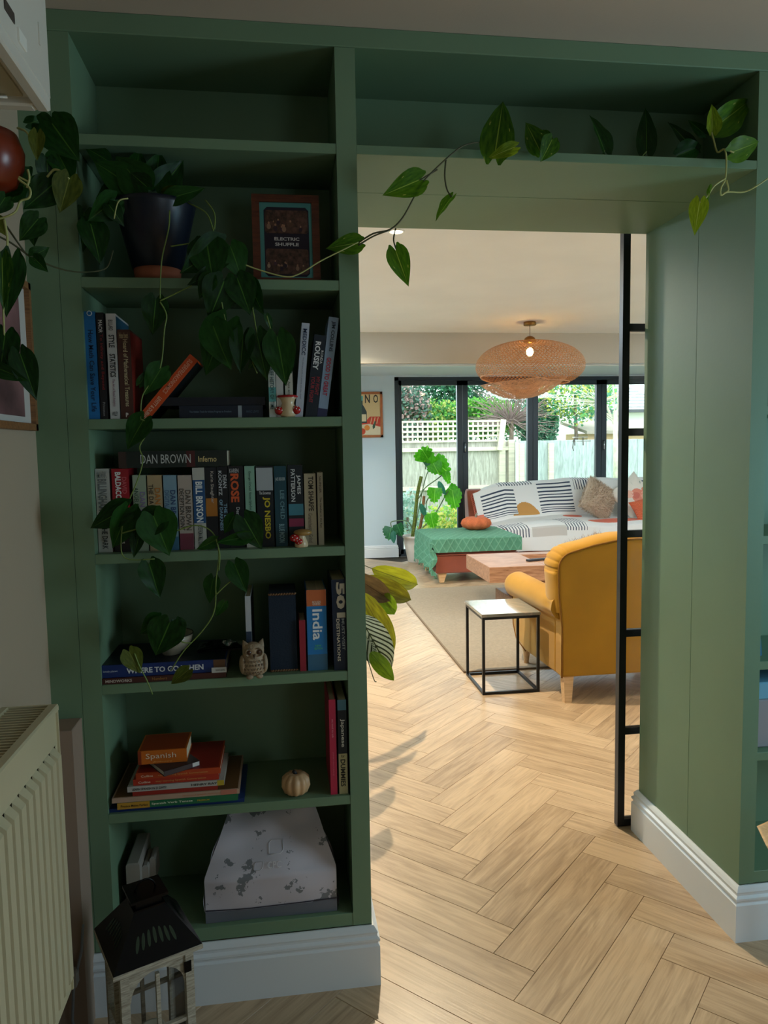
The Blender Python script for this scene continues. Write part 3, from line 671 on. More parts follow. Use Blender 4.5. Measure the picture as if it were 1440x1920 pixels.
def pat(a, b):
    X = a*3.3
    H = lambda: 1 if (b*46) % 1 < .34 else 0
    V = lambda p=.036: 1 if (X/p) % 1 < .36 else 0
    if .08 < X < .52 and .27 < b < .46: return H()
    if .33 < X < .78 and .15 < b < .26: return V()
    if b < .475 and ((X-.62)/.17)**2+((b-.475)/.11)**2 < 1: return 2
    if .82 < X < 1.26 and .25 < b < .47: return H()
    if 1.30 < X < 1.62 and .17 < b < .31: return V()
    if .92 < X < 1.12 and .08 < b < .15: return 3
    if ((X-1.18)/.13)**2+((b-.54)/.035)**2 < 1: return 3
    if .10 < X < .42 and .66 < b < .90: return V()
    if .44 < X < .86 and .80 < b < .90: return 4
    if .86 < X < 1.12 and .60 < b < .86: return V()
    if ((X-1.55)/.33)**2+((b-.70)/.06)**2 < 1: return 3
    if 2.1 < X < 2.6 and .25 < b < .45: return H()
    if 2.2 < X < 2.6 and .6 < b < .85: return V()
    if X < .12 and .40 < b < .60: return 3
    return 0
th = thing('patterned_throw', 'white throw with navy stripes, ochre and coral half circles over the sofa', 'blanket', (4.4, 6.8, .5))
MB().grid(thr, 560, 230, mf=pat).build('cloth', TW, th)
mb = MB()
for k in range(60):
    p = Vector(thr(0, .25+k/90)); mb.tube([p, p+Vector((-.02, 0, -.02)), p+Vector((-.025, 0, -.05))], .003, 4)
f_ = mb.build('tassels', TW[3], th); f_['kind'] = 'stuff'
cushion('cushion', 'shaggy oatmeal cushion leaning on the sofa back', 'cushion', frame((4.28, 6.73, .73), (.86, .12, -.55), (.5, .35, .8)), .44, .44, .17, BF2[0], 5200, BF2, .035)
WF = mat('floral_white', (226, 218, 206), .9)
t, R_ = cushion('cushion', 'white cushion with pink roses and a pointed corner on the sofa', 'cushion', frame((4.72, 6.70, .76), (.8, .1, .58), (-.52, .35, .8)), .46, .46, .15, WF)
for (cx, cy, r, c) in [(.02, -.02, .085, 'd9785c'), (.09, -.08, .06, 'e39a80'), (-.05, .05, .05, 'e8b09a'), (.0, -.01, .045, 'c8583f'), (.13, -.02, .035, 'd9785c')]:
    mb = MB(); n = 14; pts = [R_@Vector((cx+r*rr*math.cos(2*PI*k/n)*(1+.1*math.sin(5*k)), cy+r*rr*math.sin(2*PI*k/n), pillow_pt((cx+r*rr*math.cos(2*PI*k/n))/.46+.5, (cy+r*rr*math.sin(2*PI*k/n))/.46+.5, .46, .46, .15).z+.003)) for rr in (1, .5) for k in range(n)]
    mb.add(pts, [(k, (k+1) % n, n+(k+1) % n, n+k) for k in range(n)]+[tuple(range(n, 2*n))]); mb.build('printed_rose', flat(c), t, world=False)
for k in range(9):
    an = k*.7; cx, cy = .04+.13*math.cos(an), -.02+.13*math.sin(an); mb = MB(); pts = [R_@Vector((cx+a_, cy+b_, pillow_pt((cx+a_)/.46+.5, (cy+b_)/.46+.5, .46, .46, .15).z+.0025)) for a_, b_ in ((0, -.005), (.03*math.cos(an), .03*math.sin(an)-.008), (.045*math.cos(an), .045*math.sin(an)), (.03*math.cos(an), .03*math.sin(an)+.01))]
    mb.add(pts, [(0, 1, 2, 3)]); mb.build('printed_leaf', flat('7d9082'), t, world=False)
ORC = mat('orange_corduroy', (214, 92, 48), .9, bump=0)
nt = ORC.node_tree; tc = nt.nodes.new('ShaderNodeTexCoord'); wv = nt.nodes.new('ShaderNodeTexWave'); wv.inputs['Scale'].default_value = 22; wv.bands_direction = 'DIAGONAL'; nt.links.new(tc.outputs['Object'], wv.inputs[0]); bp = nt.nodes.new('ShaderNodeBump'); bp.inputs['Strength'].default_value = .8; bp.inputs['Distance'].default_value = .01; nt.links.new(wv.outputs[0], bp.inputs['Height']); nt.links.new(bp.outputs[0], nt.nodes['Principled BSDF'].inputs['Normal'])
t, R_ = cushion('cushion', 'orange ribbed cushion at the front of the sofa', 'cushion', frame((4.78, 6.42, .63), (.95, .1, .25), (-.2, .45, .85)), .42, .30, .12, ORC)

# ------------------------------------------------------------ books
def book_mesh(t, d, h, cov, hard=.0016, page=PAGES):
    """local frame: x thickness, y depth (spine at 0), z height"""
    c = MB(); e = hard
    c.box(0, e, 0, d, 0, h); c.box(t-e, t, 0, d, 0, h); c.box(e, t-e, 0, e, 0, h)
    p = MB(); p.box(e, t-e, e+.001, d-.003, .002, h-.002)
    return c, p
def book(label, t, d, h, loc, cov, lean=0, rz=0, group='paperbacks standing on the shelves', rot=None, items=(), bands=(), face=None, name='book', gloss=.45):
    """items: (text, colour, z0, z1 as fraction of height from TOP reading down, x0, x1 fraction of thickness)"""
    b = thing(name, label, 'book', loc, group=group, rot=rot or (0, lean, rz))
    c, p = book_mesh(t, d, h, cov)
    co = c.build('cover', flat(cov, gloss), b, world=False); p.build('pages', PAGES, b, world=False)
    for (z0, z1, colr) in bands:
        MB().box(.0002, t-.0002, -.0005, .0001, h*(1-z1), h*(1-z0)).build('spine_band', flat(colr, gloss), b, world=False)
    if face: MB().box(t, t+.0004, .004, d-.002, h*.02, h*.98).build('cover_print', flat(face, gloss), b, world=False)
    for it in items:
        s, colr, z0, z1, a0, a1 = it[:6]; bold = it[6] if len(it) > 6 else .012
        if bold == 'h':   # horizontal word across the spine
            text(s, flat(colr), b, (t*a0, -.0009, h*(1-z1)), (1, 0, 0), (0, 0, 1), t*(a1-a0), h*(z1-z0), bold=.02)
        else:
            text(s, flat(colr), b, (t*a0, -.0009, h*(1-z0)), (0, 0, -1), (1, 0, 0), h*(z1-z0), t*(a1-a0), bold=bold)
    return b
def row(specs, z, yf, dep, group):
    for sp in specs:
        px0, px1, pyt, cov, label = sp[:5]; kw = dict(sp[5]) if len(sp) > 5 else {}
        y = kw.pop('y', yf); d = kw.pop('d', dep); pm = kw.pop('pm', None)
        base = pix(Vector((.3, y, z)))[1]; pm = (pyt+base)/2
        a = at(px0, pm, 'y', y); c = at(px1, pm, 'y', y); top = at((px0+px1)/2, pyt, 'y', y).z
        book(label, c.x-a.x, d, top-z, (a.x, y, z+.0002), cov, group=group, **kw)
G3 = 'books standing on the shelf with the orange leaning book'
row([
 (162, 182.5, 584, '1c6fae', 'tall blue paperback at the left end, white ring mark at its top', dict(items=[('How Math Can Save Your Life', '0c2440', .17, .93, .3, .75)])),
 (184.5, 198, 586, '15161a', 'slim black paperback with red title, second from the left end', dict(items=[('MAOR', 'd0d0d0', .07, .19, .25, .8), ('To Infinity and Beyond', '8a2a2a', .2, .72, .3, .8), ('Princeton', '8a8a8a', .84, .97, .35, .7)])),
 (202.5, 220.5, 588, 'c6c6c2', 'light grey book with a round red dot on its spine', dict(items=[('BULLARD', '333333', .06, .16, .25, .7), ('STYLE', '1a1a1a', .2, .32, .2, .8, .025), ('STATISTICS', '1a1a1a', .38, .6, .2, .8, .025), ('The Art of Retail Analytics', '8a5a6a', .62, .88, .3, .65), ('WILEY', '444444', .93, .97, .2, .8, 'h')], face='2a5a72')),
 (223, 247, 618, '4a2a20', 'brown book with cream lettering and a red picture on its cover', dict(face='7a2018', items=[('Professor Stewart\'s', 'b09a70', .03, .1, .15, .85, 'h'), ('Hoard of Mathematical Treasures', 'c4b48c', .11, .86, .42, .78), ('P', 'e8e4dc', .93, .98, .4, .6, 'h')])),
 (503, 516.5, 634, 'c9d0c8', 'thin white and teal paperback first of the right-hand group', dict(bands=[(.62, .8, '5fa8a4')], items=[('A BRIEF HISTORY OF TIME', '2a4a4a', .3, .9, .2, .75)])),
 (517.5, 530.5, 632, 'c8c6c0', 'white paperback half behind the vine, next to the teal one', dict(items=[('STEPHEN', '3a3a3a', .06, .3, .25, .75)])),
 (534, 548.5, 632, 'c6c4b6', 'cream paperback with a dark blue top band', dict(bands=[(0, .28, '1d3f94')], items=[('Steven Levitt', 'd8d8e8', .04, .26, .3, .7), ('Between Ape and Human', '6a6a5a', .35, .9, .3, .7)])),
], SH[2], .012, .155, G3)
# ring mark
def oncov(px, py, y): return at(px, py, 'y', y)
rb_ = [o for o in COL.objects if o.name == 'book'][0]
em = MB().lathe([(.0042, 0), (.0062, 0), (.0062, .0004), (.0042, .0004)], (0, 0, 0), 20, cap=False).build('emblem', flat('d8e8f0'), rb_, world=False)
em.rotation_euler = (PI/2, 0, 0); em.location = (.0125, -.0006, .247)
def leaning(pxb, pyb, pxt, pyt, thick, d, y, z, **kw):
    a = at(pxb, pyb, 'y', y); b = at(pxt, pyt, 'y', y); L_ = math.hypot(b.x-a.x, b.z-a.z); lean = math.atan2(b.x-a.x, b.z-a.z)
    return dict(h=L_, lean=lean, loc=(a.x, y, z+.0003), t=thick, d=d, **kw)
book(**leaning(553, 781, 566, 604, .019, .155, .012, SH[2], label='white paperback with navy title reading MEDDICC, slightly tilted', cov='b9c0cc', group=G3, items=[('MEDDICC', '1f2f50', .06, .34, .25, .75, .02), ('The ultimate guide to staying one step ahead', '6a7488', .36, .8, .42, .6)]))
book(**leaning(572, 782, 590, 627, .030, .15, .012, SH[2], label='navy paperback, RONDA ROUSEY in white and red lines below', cov='12202c', group=G3, items=[('ROUSEY', 'e4e4e4', .08, .42, .15, .6, .03), ('RONDA', 'd8d8d8', .18, .34, .68, .88), ('MY FIGHT', '9a3038', .5, .72, .55, .85, .02), ('YOUR FIGHT', '9a3038', .5, .82, .15, .46, .02)]))
book(**leaning(594, 782, 617, 594, .0245, .15, .012, SH[2], label='tall pale blue book tilted against the post, rightmost on its shelf', cov='8aa0b8', group=G3, items=[('JIM COLLINS', '1a2634', .04, .34, .3, .75, .02), ('GOOD TO GREAT', 'b03044', .4, .78, .3, .75, .03)], bands=[(.91, 1, '2a2f52')]))
# orange leaning book
a = at(254, 776, 'y', .02); b = at(356, 654, 'y', .02); ln = math.atan2(b.x-a.x, b.z-a.z)
book('orange-spined paperback leaning over at forty-five degrees on the shelf', .024, .13, math.hypot(b.x-a.x, b.z-a.z), (a.x, .02, SH[2]+.0003+0.0), 'd4501e', lean=ln, group=G3, face='101418', items=[('SUPERFREAKONOMICS', 'f0b090', .05, .55, .25, .7, .01), ('LEVITT & DUBNER', 'f0c8a8', .62, .95, .3, .7, .01)])
# flat books (spine facing front): local z -> world x
def flatbook(label, px0, px1, z0, th, d, y, cov, group, items=(), bands=(), rz=0, top=None, pm=None, x0=None, x1=None):
    if x0 is None:
        yy = pix(Vector((.3, y, z0+th/2)))[1]; x0 = at(px0, yy, 'y', y).x; x1 = at(px1, yy, 'y', y).x
    L_ = x1-x0
    b = thing('book', label, 'book', (x0, y, z0+.0003), rz, group)
    e = .0015; c = MB(); c.box(0, L_, 0, d, 0, e); c.box(0, L_, 0, d, th-e, th); c.box(0, L_, 0, e, e, th-e); c.build('cover', flat(cov, .45), b, world=False)
    MB().box(.002, L_-.002, e+.001, d-.003, e, th-e).build('pages', PAGES, b, world=False)
    if top: MB().box(.004, L_-.004, .004, d-.004, th, th+.0004).build('cover_print', flat(top, .45), b, world=False)
    for (a0, a1, cc) in bands: MB().box(L_*a0, L_*a1, -.0005, .0002, .0002, th-.0002).build('spine_band', flat(cc, .45), b, world=False)
    for it in items:
        s, cc, a0, a1, b0, b1 = it[:6]; text(s, flat(cc), b, (L_*a0, -.0009, th*b0), (1, 0, 0), (0, 0, 1), L_*(a1-a0), th*(b1-b0), bold=it[6] if len(it) > 6 else .012)
    return b
flatbook('dark navy hardback lying flat, grey band near its right end', 336, 493, SH[2], .030, .17, .02, '0d1a2c', 'navy books lying flat', items=[('The Hidden Tools for Infinite Progress to Freedom', '6a7a8a', .12, .62, .4, .6), ('MARC LEWIS', '4a5a6a', .8, .95, .4, .6)], bands=[(.70, .745, '8f9a9e')])
flatbook('black book lying flat on top of the navy hardback', 303, 497, SH[2]+.0308, .020, .17, .025, '0a1220', 'navy books lying flat', bands=[(.0, 1, '0a1220')])

G4 = 'novels standing in a row under the flat hardback'
B4 = [
 (181.5, 207.5, 879, 'b4b2aa', 'white paperback with silver lettering at the left end of the novels', dict(items=[('MARK', '8a8a86', .03, .11, .15, .85, 'h'), ('BILLINGHAM', '6f6f6c', .12, .5, .15, .8, .03), ('IN THE DARK', '2a2a2a', .6, .96, .3, .7)])),
 (212, 243.5, 879, 'a01824', 'bright red thick paperback among the novels', dict(face='7a1018', bands=[(.5, 1, '1a1214')], items=[('BALDACCI', 'e8e4e0', .04, .37, .2, .55, .035), ('DAVID', 'd05a62', .1, .3, .6, .88, .02), ('Simple Genius', 'c8c0b8', .52, .9, .35, .7, .02)])),
 (251, 276, 891, '9aa890', 'pale green paperback beside the red one', dict(items=[('DAN BROWN', '8878a0', .22, .8, .5, .9, .02), ('ANGELS AND DEMONS', '2c4a34', .16, .84, .08, .4, .012)])),
 (278.5, 305.5, 891, 'b09a74', 'sand-coloured paperback with orange lettering', dict(items=[('DAN BROWN', 'c07a34', .17, .8, .5, .9, .02), ('THE DA VINCI CODE', '3a3020', .12, .82, .08, .4, .012)])),
 (308.5, 333, 891, '7f9fb0', 'light blue paperback in the middle of the four matching novels', dict(bands=[(.82, 1, '3a6a86')], items=[('DAN BROWN', '2a4670', .2, .76, .5, .9, .02), ('DIGITAL FORTRESS', '4a6688', .2, .76, .08, .4, .012)])),
 (335.5, 361.5, 891, 'b4a69a', 'pinkish cream paperback right of the light blue one', dict(bands=[(.78, 1, '7a3a4a')], items=[('DAN BROWN', '5a5048', .2, .74, .5, .9, .02), ('DECEPTION POINT', '3a3028', .18, .74, .08, .4, .012)])),
 (363, 385.5, 877, 'bcbcb2', 'white paperback with a blue spine label', dict(bands=[(.15, .68, '1f4f80')], items=[('BILL BRYSON', 'e8ecec', .17, .67, .22, .8, .03), ('NOTES FROM A SMALL ISLAND', '3a3a3a', .7, .97, .3, .7)])),
 (386.5, 408, 876, '161a22', 'dark paperback with an orange sunset picture on its spine', dict(bands=[(.38, .6, 'b0702a')], items=[('Karin Slaughter', 'b8b0a8', .05, .44, .4, .75)])),
 (409, 428.5, 875, '10141a', 'black paperback with pale blue title between orange ones', dict(items=[('DEAN', 'c8ccd0', .1, .26, .55, .9, .02), ('KOONTZ', 'c8ccd0', .05, .35, .12, .45, .02), ('THE EYES', '8ab0c8', .45, .72, .55, .88, .02), ('OF DARKNESS', '8ab0c8', .4, .78, .15, .45, .02)])),
 (429.5, 458, 874, '14161a', 'black paperback with large orange and white lettering', dict(items=[('KAREN', 'b0b0b0', .03, .08, .1, .7, 'h'), ('ROSE', 'd0582a', .09, .44, .15, .7, .04), ('Death Is Not Enough', 'c8c8c8', .5, .97, .4, .7, .015)])),
 (460.5, 479, 874, '86b09a', 'mint green paperback with small dark title', dict(bands=[(.66, 1, 'c8c8b8')], items=[('George Orwell', '2a4a40', .06, .3, .35, .65), ('Nineteen Eighty-Four', '2a4a40', .32, .54, .35, .65)])),
 (482, 513, 874, '101820', 'black paperback with yellow lettering and a grey face at the top', dict(bands=[(.02, .3, 'a8b0b4')], items=[('The Snowman', 'c8c8c8', .31, .35, .15, .85, 'h'), ('JO NESBO', 'c8b428', .38, .9, .35, .8, .03)])),
 (515.5, 538, 874, '164450', 'teal paperback with grey capital letters', dict(items=[('JACK REACHER', 'b8c4c4', .14, .19, .1, .9, 'h'), ('LEE CHILD', '6f98a0', .3, .66, .45, .8, .015), ('BLUE MOON', '8ab0b8', .72, .95, .3, .75, .015)])),
 (541, 569, 872, '0f1a22', 'black paperback with white author name and a pink patch', dict(bands=[(.48, .62, '3f7f90'), (.66, .76, '8a2a4a')], items=[('JAMES', 'd0d4d4', .12, .36, .55, .85, .02), ('PATTERSON', 'd0d4d4', .05, .45, .2, .48, .02)])),
 (571.5, 593, 888, 'b8ae92', 'cream paperback with brown capitals behind the mushroom figurine', dict(items=[('TOM SHARPE', '2a221a', .04, .52, .35, .8, .02), ('Grantchester Grind', '7a6a5a', .55, .96, .3, .65)])),
 (596, 606.5, 886, 'b4ae98', 'thin cream paperback with an olive cover, rightmost novel', dict(face='5f6428', items=[('SALINGER', '5a4a3a', .05, .28, .35, .7), ('The Catcher in the Rye', '3a342a', .34, .76, .3, .7)])),
]
row(B4, SH[3], .035, .115, G4)
ztop = at(195, 879, 'y', .035).z
xi0, xi1 = at(222, 860, 'y', .03).x, at(426, 860, 'y', .03).x
flatbook('dark hardback lying flat across the novels, DAN BROWN in white capitals', 0, 0, ztop, .040, .15, .03, '18241f', None, x0=xi0, x1=xi1, items=[('DAN BROWN', 'c8ccc8', .20, .66, .25, .8, .0), ('Inferno', 'd8c488', .73, .90, .3, .65, .01)], bands=[(.0, .07, '3a2a24'), (.62, .70, '4a1a1c')])

G5 = 'travel books at the right end of the lower shelf'
row([
 (461.5, 472, 1118, 'b8bcc0', 'thin white booklet standing behind the owl', dict(face='1a2024', bands=[(.45, .6, '2a3a50')], d=.17)),
 (562, 573.5, 1163, '9a2434', 'slim small red book beside the wide travel guide', dict(d=.1)),
 (576, 613, 1106, '1f7cc0', 'wide bright blue travel guide with orange top reading India', dict(bands=[(0, .2, 'c86a3a'), (.8, 1, '3a6a88')], items=[('India', 'f0f4f6', .24, .62, .28, .78, .02), ('ROUGH', 'e8d8c8', .135, .165, .3, .7, 'h'), ('GUIDES', 'e8d8c8', .165, .19, .3, .7, 'h'), ('NEW', '5ac08a', .68, .705, .4, .7, 'h'), ('EDITION', '5ac08a', .715, .74, .35, .75, 'h')])),
], SH[4], .022, .15, G5)
book(**leaning(627, 1253, 621, 1083, .036, .16, .012, SH[4], label='thick navy book with huge cream number 501 on its spine', cov='16273f', group=G5, bands=[], items=[('501', 'd8d2c0', .03, .42, .3, .92, .05), ('MUST-VISIT', 'b0b8c0', .43, .78, .62, .82, .015), ('DESTINATIONS', 'e0ddd0', .43, .9, .25, .48, .03)]))
# navy rope-edged box
t = thing('storage_box', 'dark navy upright box with brown rope edging behind the owl', 'box', (at(505, 1180, 'y', .03).x, .03, SH[4]))
wb = at(556, 1180, 'y', .03).x-at(505, 1180, 'y', .03).x; hb = at(520, 1112, 'y', .03).z-SH[4]
MB().box(0, wb, 0, .13, .0, hb, bev=.002).build('body', mat('navy_fabric', (22, 36, 52), .9, bump=.2, bscale=200), t, world=False)
for z in (.003, hb-.003):
    mb = MB(); pts = [(0, -.002, z), (wb, -.002, z), (wb+.002, .13, z)]
    mb.tube([(wb*k/40, -.002+.0012*math.sin(k*1.6), z+.0012*math.cos(k*1.6)) for k in range(41)], .0024, 6); mb.build('rope_edge', mat('brown_rope', (120, 88, 58), .9), t, world=False)
# stack with blue guide
s5 = SH[4]
flatbook('maroon book reading MINDWORKS, lowest of the pair under the bowl', 190, 424, s5, .014, .18, .006, '4a2420', 'books lying under the bowl', items=[('MINDWORKS', 'd8ccc0', .03, .24, .25, .75, .02), ('Numbers', 'a0703a', .40, .52, .3, .8)])
flatbook('large royal blue book reading WHERE TO GO WHEN under the bowl', 183, 424, s5+.0148, .031, .2, .01, '142f6e', 'books lying under the bowl', top='0a0f1c', items=[('lonely planet', 'b8c4d8', .04, .15, .40, .6, .01), ('WHERE TO GO WHEN', 'dce0e4', .22, .82, .25, .7, .03)], bands=[(.9, .995, '6a4a34')])
tagm = thing('price_tag', 'small white shop sticker lying against the blue book', 'label', (at(397, 1268, 'y', -.0).x, .004, s5+.0145)); MB().box(0, .036, 0, .0006, 0, .013).build('sticker', flat('c8c8c4'), tagm, world=False); text('BARGAIN', flat('2a2a2a'), tagm, (.01, -.0003, .004), (1, 0, 0), (0, 0, 1), .022, .005)
fp = thing('foil_packet', 'crumpled black and silver packet lying on the blue book', 'packet', (at(385, 1225, 'y', .09).x-.02, .09, s5+.0468))
def crum(a, b): return (a*.13, b*.07, .006+.012*abs(math.sin(a*9+b*4))*math.sin(PI*a)*math.sin(PI*b)+.006*math.sin(a*23)*math.sin(b*19)*math.sin(PI*b)*math.sin(PI*a))
MB().grid(crum, 24, 14, smooth=False, mf=lambda a, b: 1 if a > .45 and a < .95 and b > .3 else 0).build('wrapper', [mat('black_foil', (20, 22, 24), .3, .5), mat('silver_foil', (190, 192, 196), .25, .9)], fp, world=False)
MB().box(.0, .13, .0, .07, 0, .004).build('base_sheet', mat('black_foil', (20, 22, 24)), fp, world=False)
# bowl
bw = thing('bowl', 'pale cracked-glaze bowl on the stack of travel books, vine leaf over it', 'bowl', (.155, .09, s5+.0468))
CER = mat('cracked_cream_glaze', (170, 160, 138), .3, var=.2, scale=40)
MB().lathe([(.022, 0), (.024, .004), (.04, .016), (.052, .034), (.056, .052), (.053, .052), (.049, .034), (.036, .018), (.0, .012)], (0, 0, 0), 40, cap=False).build('body', CER, bw, world=False)
MB().lathe([(.053, .051), (.0555, .054), (.057, .051)], (0, 0, 0), 40, cap=False).build('rim', mat('dark_glaze', (60, 56, 44), .4), bw, world=False)

G6 = 'language books in the stack'
s6 = SH[5]; z = s6
def stk(label, px0, px1, th, cov, y=.01, d=.2, **kw):
    global z; b = flatbook(label, px0, px1, z, th, d, y, cov, G6, **kw); z += th+.0006; return b
stk('deep blue thin book at the very bottom of the language stack', 203, 458, .009, '12306a', .012, .21)
stk('green book with a yellow label reading Spanish Verb Tenses', 219, 446, .0165, '1f6a44', .004, .19, items=[('Practice Makes Perfect', '3a2a10', .03, .25, .3, .65), ('Spanish Verb Tenses', 'd8e0c8', .28, .62, .3, .7, .02), ('PREMIUM', 'c8b040', .66, .76, .35, .6)], bands=[(0, .265, 'c09030')], top='27563c')
stk('wide cream-spined book with a brown cover in the language stack', 209, 449, .0125, 'b89a84', .004, .21, top='6a4622', items=[('illustrated spanish dictionary', 'c87a50', .55, .85, .3, .6)], bands=[(.85, .98, 'c07a64')])
stk('thin red book just above the wide cream one', 248, 408, .0125, '9e2c22', .008, .17)
stk('white-spined paperback with HENRY RAY in black', 238, 420, .0135, 'b8b4ae', .002, .17, items=[('LEARN SPANISH IN 21 DAYS!', '2a2220', .05, .4, .25, .7, .02), ('HENRY RAY', '1a1a1a', .66, .93, .3, .7, .02)], bands=[(.93, 1, 'b8a02c')])
stk('red-orange paperback, lower of the two matching conversation books', 249, 410, .0155, 'b2331f', .006, .17, items=[('Collins', 'ecc8b0', .06, .2, .3, .65, .02), ('easy learning Spanish Conversation', 'd09050', .26, .85, .25, .65, .01)])
stk('red-orange paperback, upper of the two matching conversation books', 254, 413, .0155, 'bc451e', .004, .175, top='8e1d12', items=[('Collins', 'ecc8b0', .06, .2, .3, .65, .02), ('easy learning Spanish Conversation', 'd09050', .26, .85, .25, .65, .01)])
b = thing('book', 'small white booklet lying askew beneath the orange dictionary', 'book', (at(362, 1436, 'y', .02).x, .012, z+.0003), math.radians(32), G6)
MB().box(-.075, .0, 0, .0012, 0, .013).box(-.075, .02, 0, .1, 0, .0012).box(-.075, .02, 0, .1, .0118, .013).build('cover', flat('3c2c2c'), b, world=False); MB().box(-.073, .019, .0015, .098, .0012, .0118).build('pages', mat('white_pages', (212, 208, 200), .8), b, world=False)
flatbook('thick orange Spanish dictionary on top of the stack', 258, 350, z+.0137, .034, .11, .022, 'cc6a1c', G6, top='9a3c12', items=[('Spanish', 'f0dcc0', .16, .78, .28, .8, .0), ('dictionary', 'f0b060', .3, .7, .08, .2)], bands=[(0, .07, '8a3414')])
G7 = 'books upright at the right end of the pumpkin shelf'
row([
 (618.5, 631, 1312, 'b82848', 'pink-red upright paperback beside the phrase book', dict(d=.2, face='7a1628', items=[('we need to talk', 'e08898', .2, .4, .35, .65), ('JONATHAN CRANE', 'd86a80', .55, .8, .35, .6)])),
 (634.5, 651, 1312, '10202c', 'black and cream upright book reading Japanese FOR DUMMIES', dict(d=.19, bands=[(.57, 1, 'bdb88c'), (0, .11, '4f8298')], items=[('Japanese', 'e0e4e0', .2, .5, .25, .78, .02), ('DUMMIES', '1f2420', .63, .92, .2, .75, .03), ('for', '2a2a20', .58, .61, .3, .7, 'h')])),
], SH[5], .012, .2, G7)

# ------------------------------------------------------------ ornaments
# mushroom pot (shelf with leaning book)
c = at(540, 781, 'y', .0)
t = thing('mushroom_ornament', 'cream and red ceramic mushroom pot with wide brim, standing before the upright books', 'ornament', (c.x, -.0+.022, SH[2]))
CRM = mat('cream_glaze', (206, 184, 146), .25); REDG = mat('red_glaze', (168, 24, 24), .2); WD = flat('e8e0d0', .3)
MB().lathe([(.018, 0), (.023, .006), (.022, .02), (.017, .034), (.020, .044), (.027, .05), (.024, .0505), (.012, .046), (0, .045)], (0, 0, 0), 32).build('stem', CRM, t, world=False)
MB().lathe([(.0235, .049), (.0265, .0478), (.0275, .0502), (.0255, .0535), (.023, .053)], (0, 0, 0), 32, cap=False).build('brim', REDG, t, world=False)
for sx, zz_ in ((-.021, .016), (.021, .017)):
    MB().ball((sx, -.012, zz_), .011, .010, .0105, 18, 12).build('mushroom_cap', REDG, t, world=False); mb = MB()
    for a, b in ((0, .3), (.8, .1), (-.7, .5), (.2, .9)): mb.ball((sx+.0095*math.sin(a), -.012-.0093*math.cos(a)*math.cos(b), zz_+.0095*math.sin(b)), .0016, n=8, m=6)
    mb.build('cap_spots', WD, t, world=False)
c = at(562, 1020, 'y', .012)
t = thing('mushroom_ornament', 'little tan and red mushroom figurine in front of the cream novels', 'ornament', (c.x+.004, .013, SH[3]))
MB().lathe([(.016, 0), (.018, .004), (.016, .014), (.010, .028), (.011, .034), (0, .036)], (0, 0, 0), 28, lobes=8, depth=.06).build('stem', CRM, t, world=False)
MB().ball((.004, 0, .036), .023, .018, .009, 24, 12).build('tan_cap', mat('tan_glaze', (160, 124, 66), .3), t, world=False)
for k, (px_, pz_, r_) in enumerate(((-.017, .024, .012), (-.006, .015, .0105))):
    MB().ball((px_, -.011, pz_), r_, r_*.8, r_*.8, 18, 12).build('red_cap', REDG, t, world=False); mb = MB()
    for a, b in ((-.4, .3), (.5, .0), (.1, .8), (-.1, -.4)): mb.ball((px_+r_*math.sin(a), -.011-r_*.8*math.cos(a)*math.cos(b), pz_+r_*.8*math.sin(b)), .0014, n=8, m=6)
    mb.build('cap_spots', WD, t, world=False)
# owl
c = at(476, 1262, 'y', .0)
OW = mat('owl_stoneware', (158, 136, 108), .6, var=.3, scale=50, bump=.9, bscale=110)
t = thing('owl_figurine', 'pale stoneware owl with carved feathers and brown eyes', 'ornament', (c.x, .006, SH[4]), .12)
MB().lathe([(.018, .004), (.027, .008), (.0325, .025), (.031, .04), (.0255, .05), (.0265, .06), (.0265, .072), (.021, .082), (.008, .086), (0, .086)], (0, 0, 0), 36, sx=1, sy=.85).build('body', OW, t, world=False)
for s in (-1, 1):
    MB().add([(s*.010, -.006, .082), (s*.027, -.006, .074), (s*.025, -.004, .096), (s*.012, .010, .082), (s*.026, .008, .076)], [(0, 1, 2), (1, 4, 2), (4, 3, 2), (3, 0, 2)], smooth=True).build('ear_tuft', OW, t, world=False)
    e_ = MB().lathe([(.0, -.002), (.0105, -.0015), (.0115, .001), (.010, .003)], (0, 0, 0), 24, cap=False).build('eye_disc', OW, t, world=False); e_.rotation_euler = (PI/2, 0, -s*.25); e_.location = (s*.0115, -.0212, .066)
    i_ = MB().lathe([(.0, .0025), (.0045, .0022), (.0055, .0)], (0, 0, 0), 18, cap=False).build('eye', mat('owl_eye', (66, 38, 22), .25), t, world=False); i_.rotation_euler = (PI/2, 0, -s*.25); i_.location = (s*.0112, -.0222, .066)
    MB().ball((s*.012, -.022, .005), .009, .008, .006, 14, 8).build('foot', OW, t, world=False)
    mb = MB(); mb.ball((s*.027, 0, .032), .0085, .022, .024, 16, 10); mb.build('wing', OW, t, world=False)
MB().add([(-.004, -.0235, .062), (.004, -.0235, .062), (0, -.03, .058), (0, -.0235, .049)], [(0, 1, 2), (1, 3, 2), (3, 0, 2)]).build('beak', mat('owl_beak', (80, 60, 44), .5), t, world=False)
mb = MB()
for r_ in range(4):
    for k in range(7-r_ % 2):
        x = (k-3+.5*(r_ % 2))*.0075; zq = .046-r_*.0095; yq = -.85*math.sqrt(max(0, .0315**2-x*x))-.0006; mb.tube([(x-.002, yq, zq), (x, yq-.0016, zq-.0055), (x+.002, yq, zq)], .0008, 5)
mb.build('feathers', mat('owl_feather_brown', (96, 78, 58), .7), t, world=False)  # feather strokes in a darker brown than the body
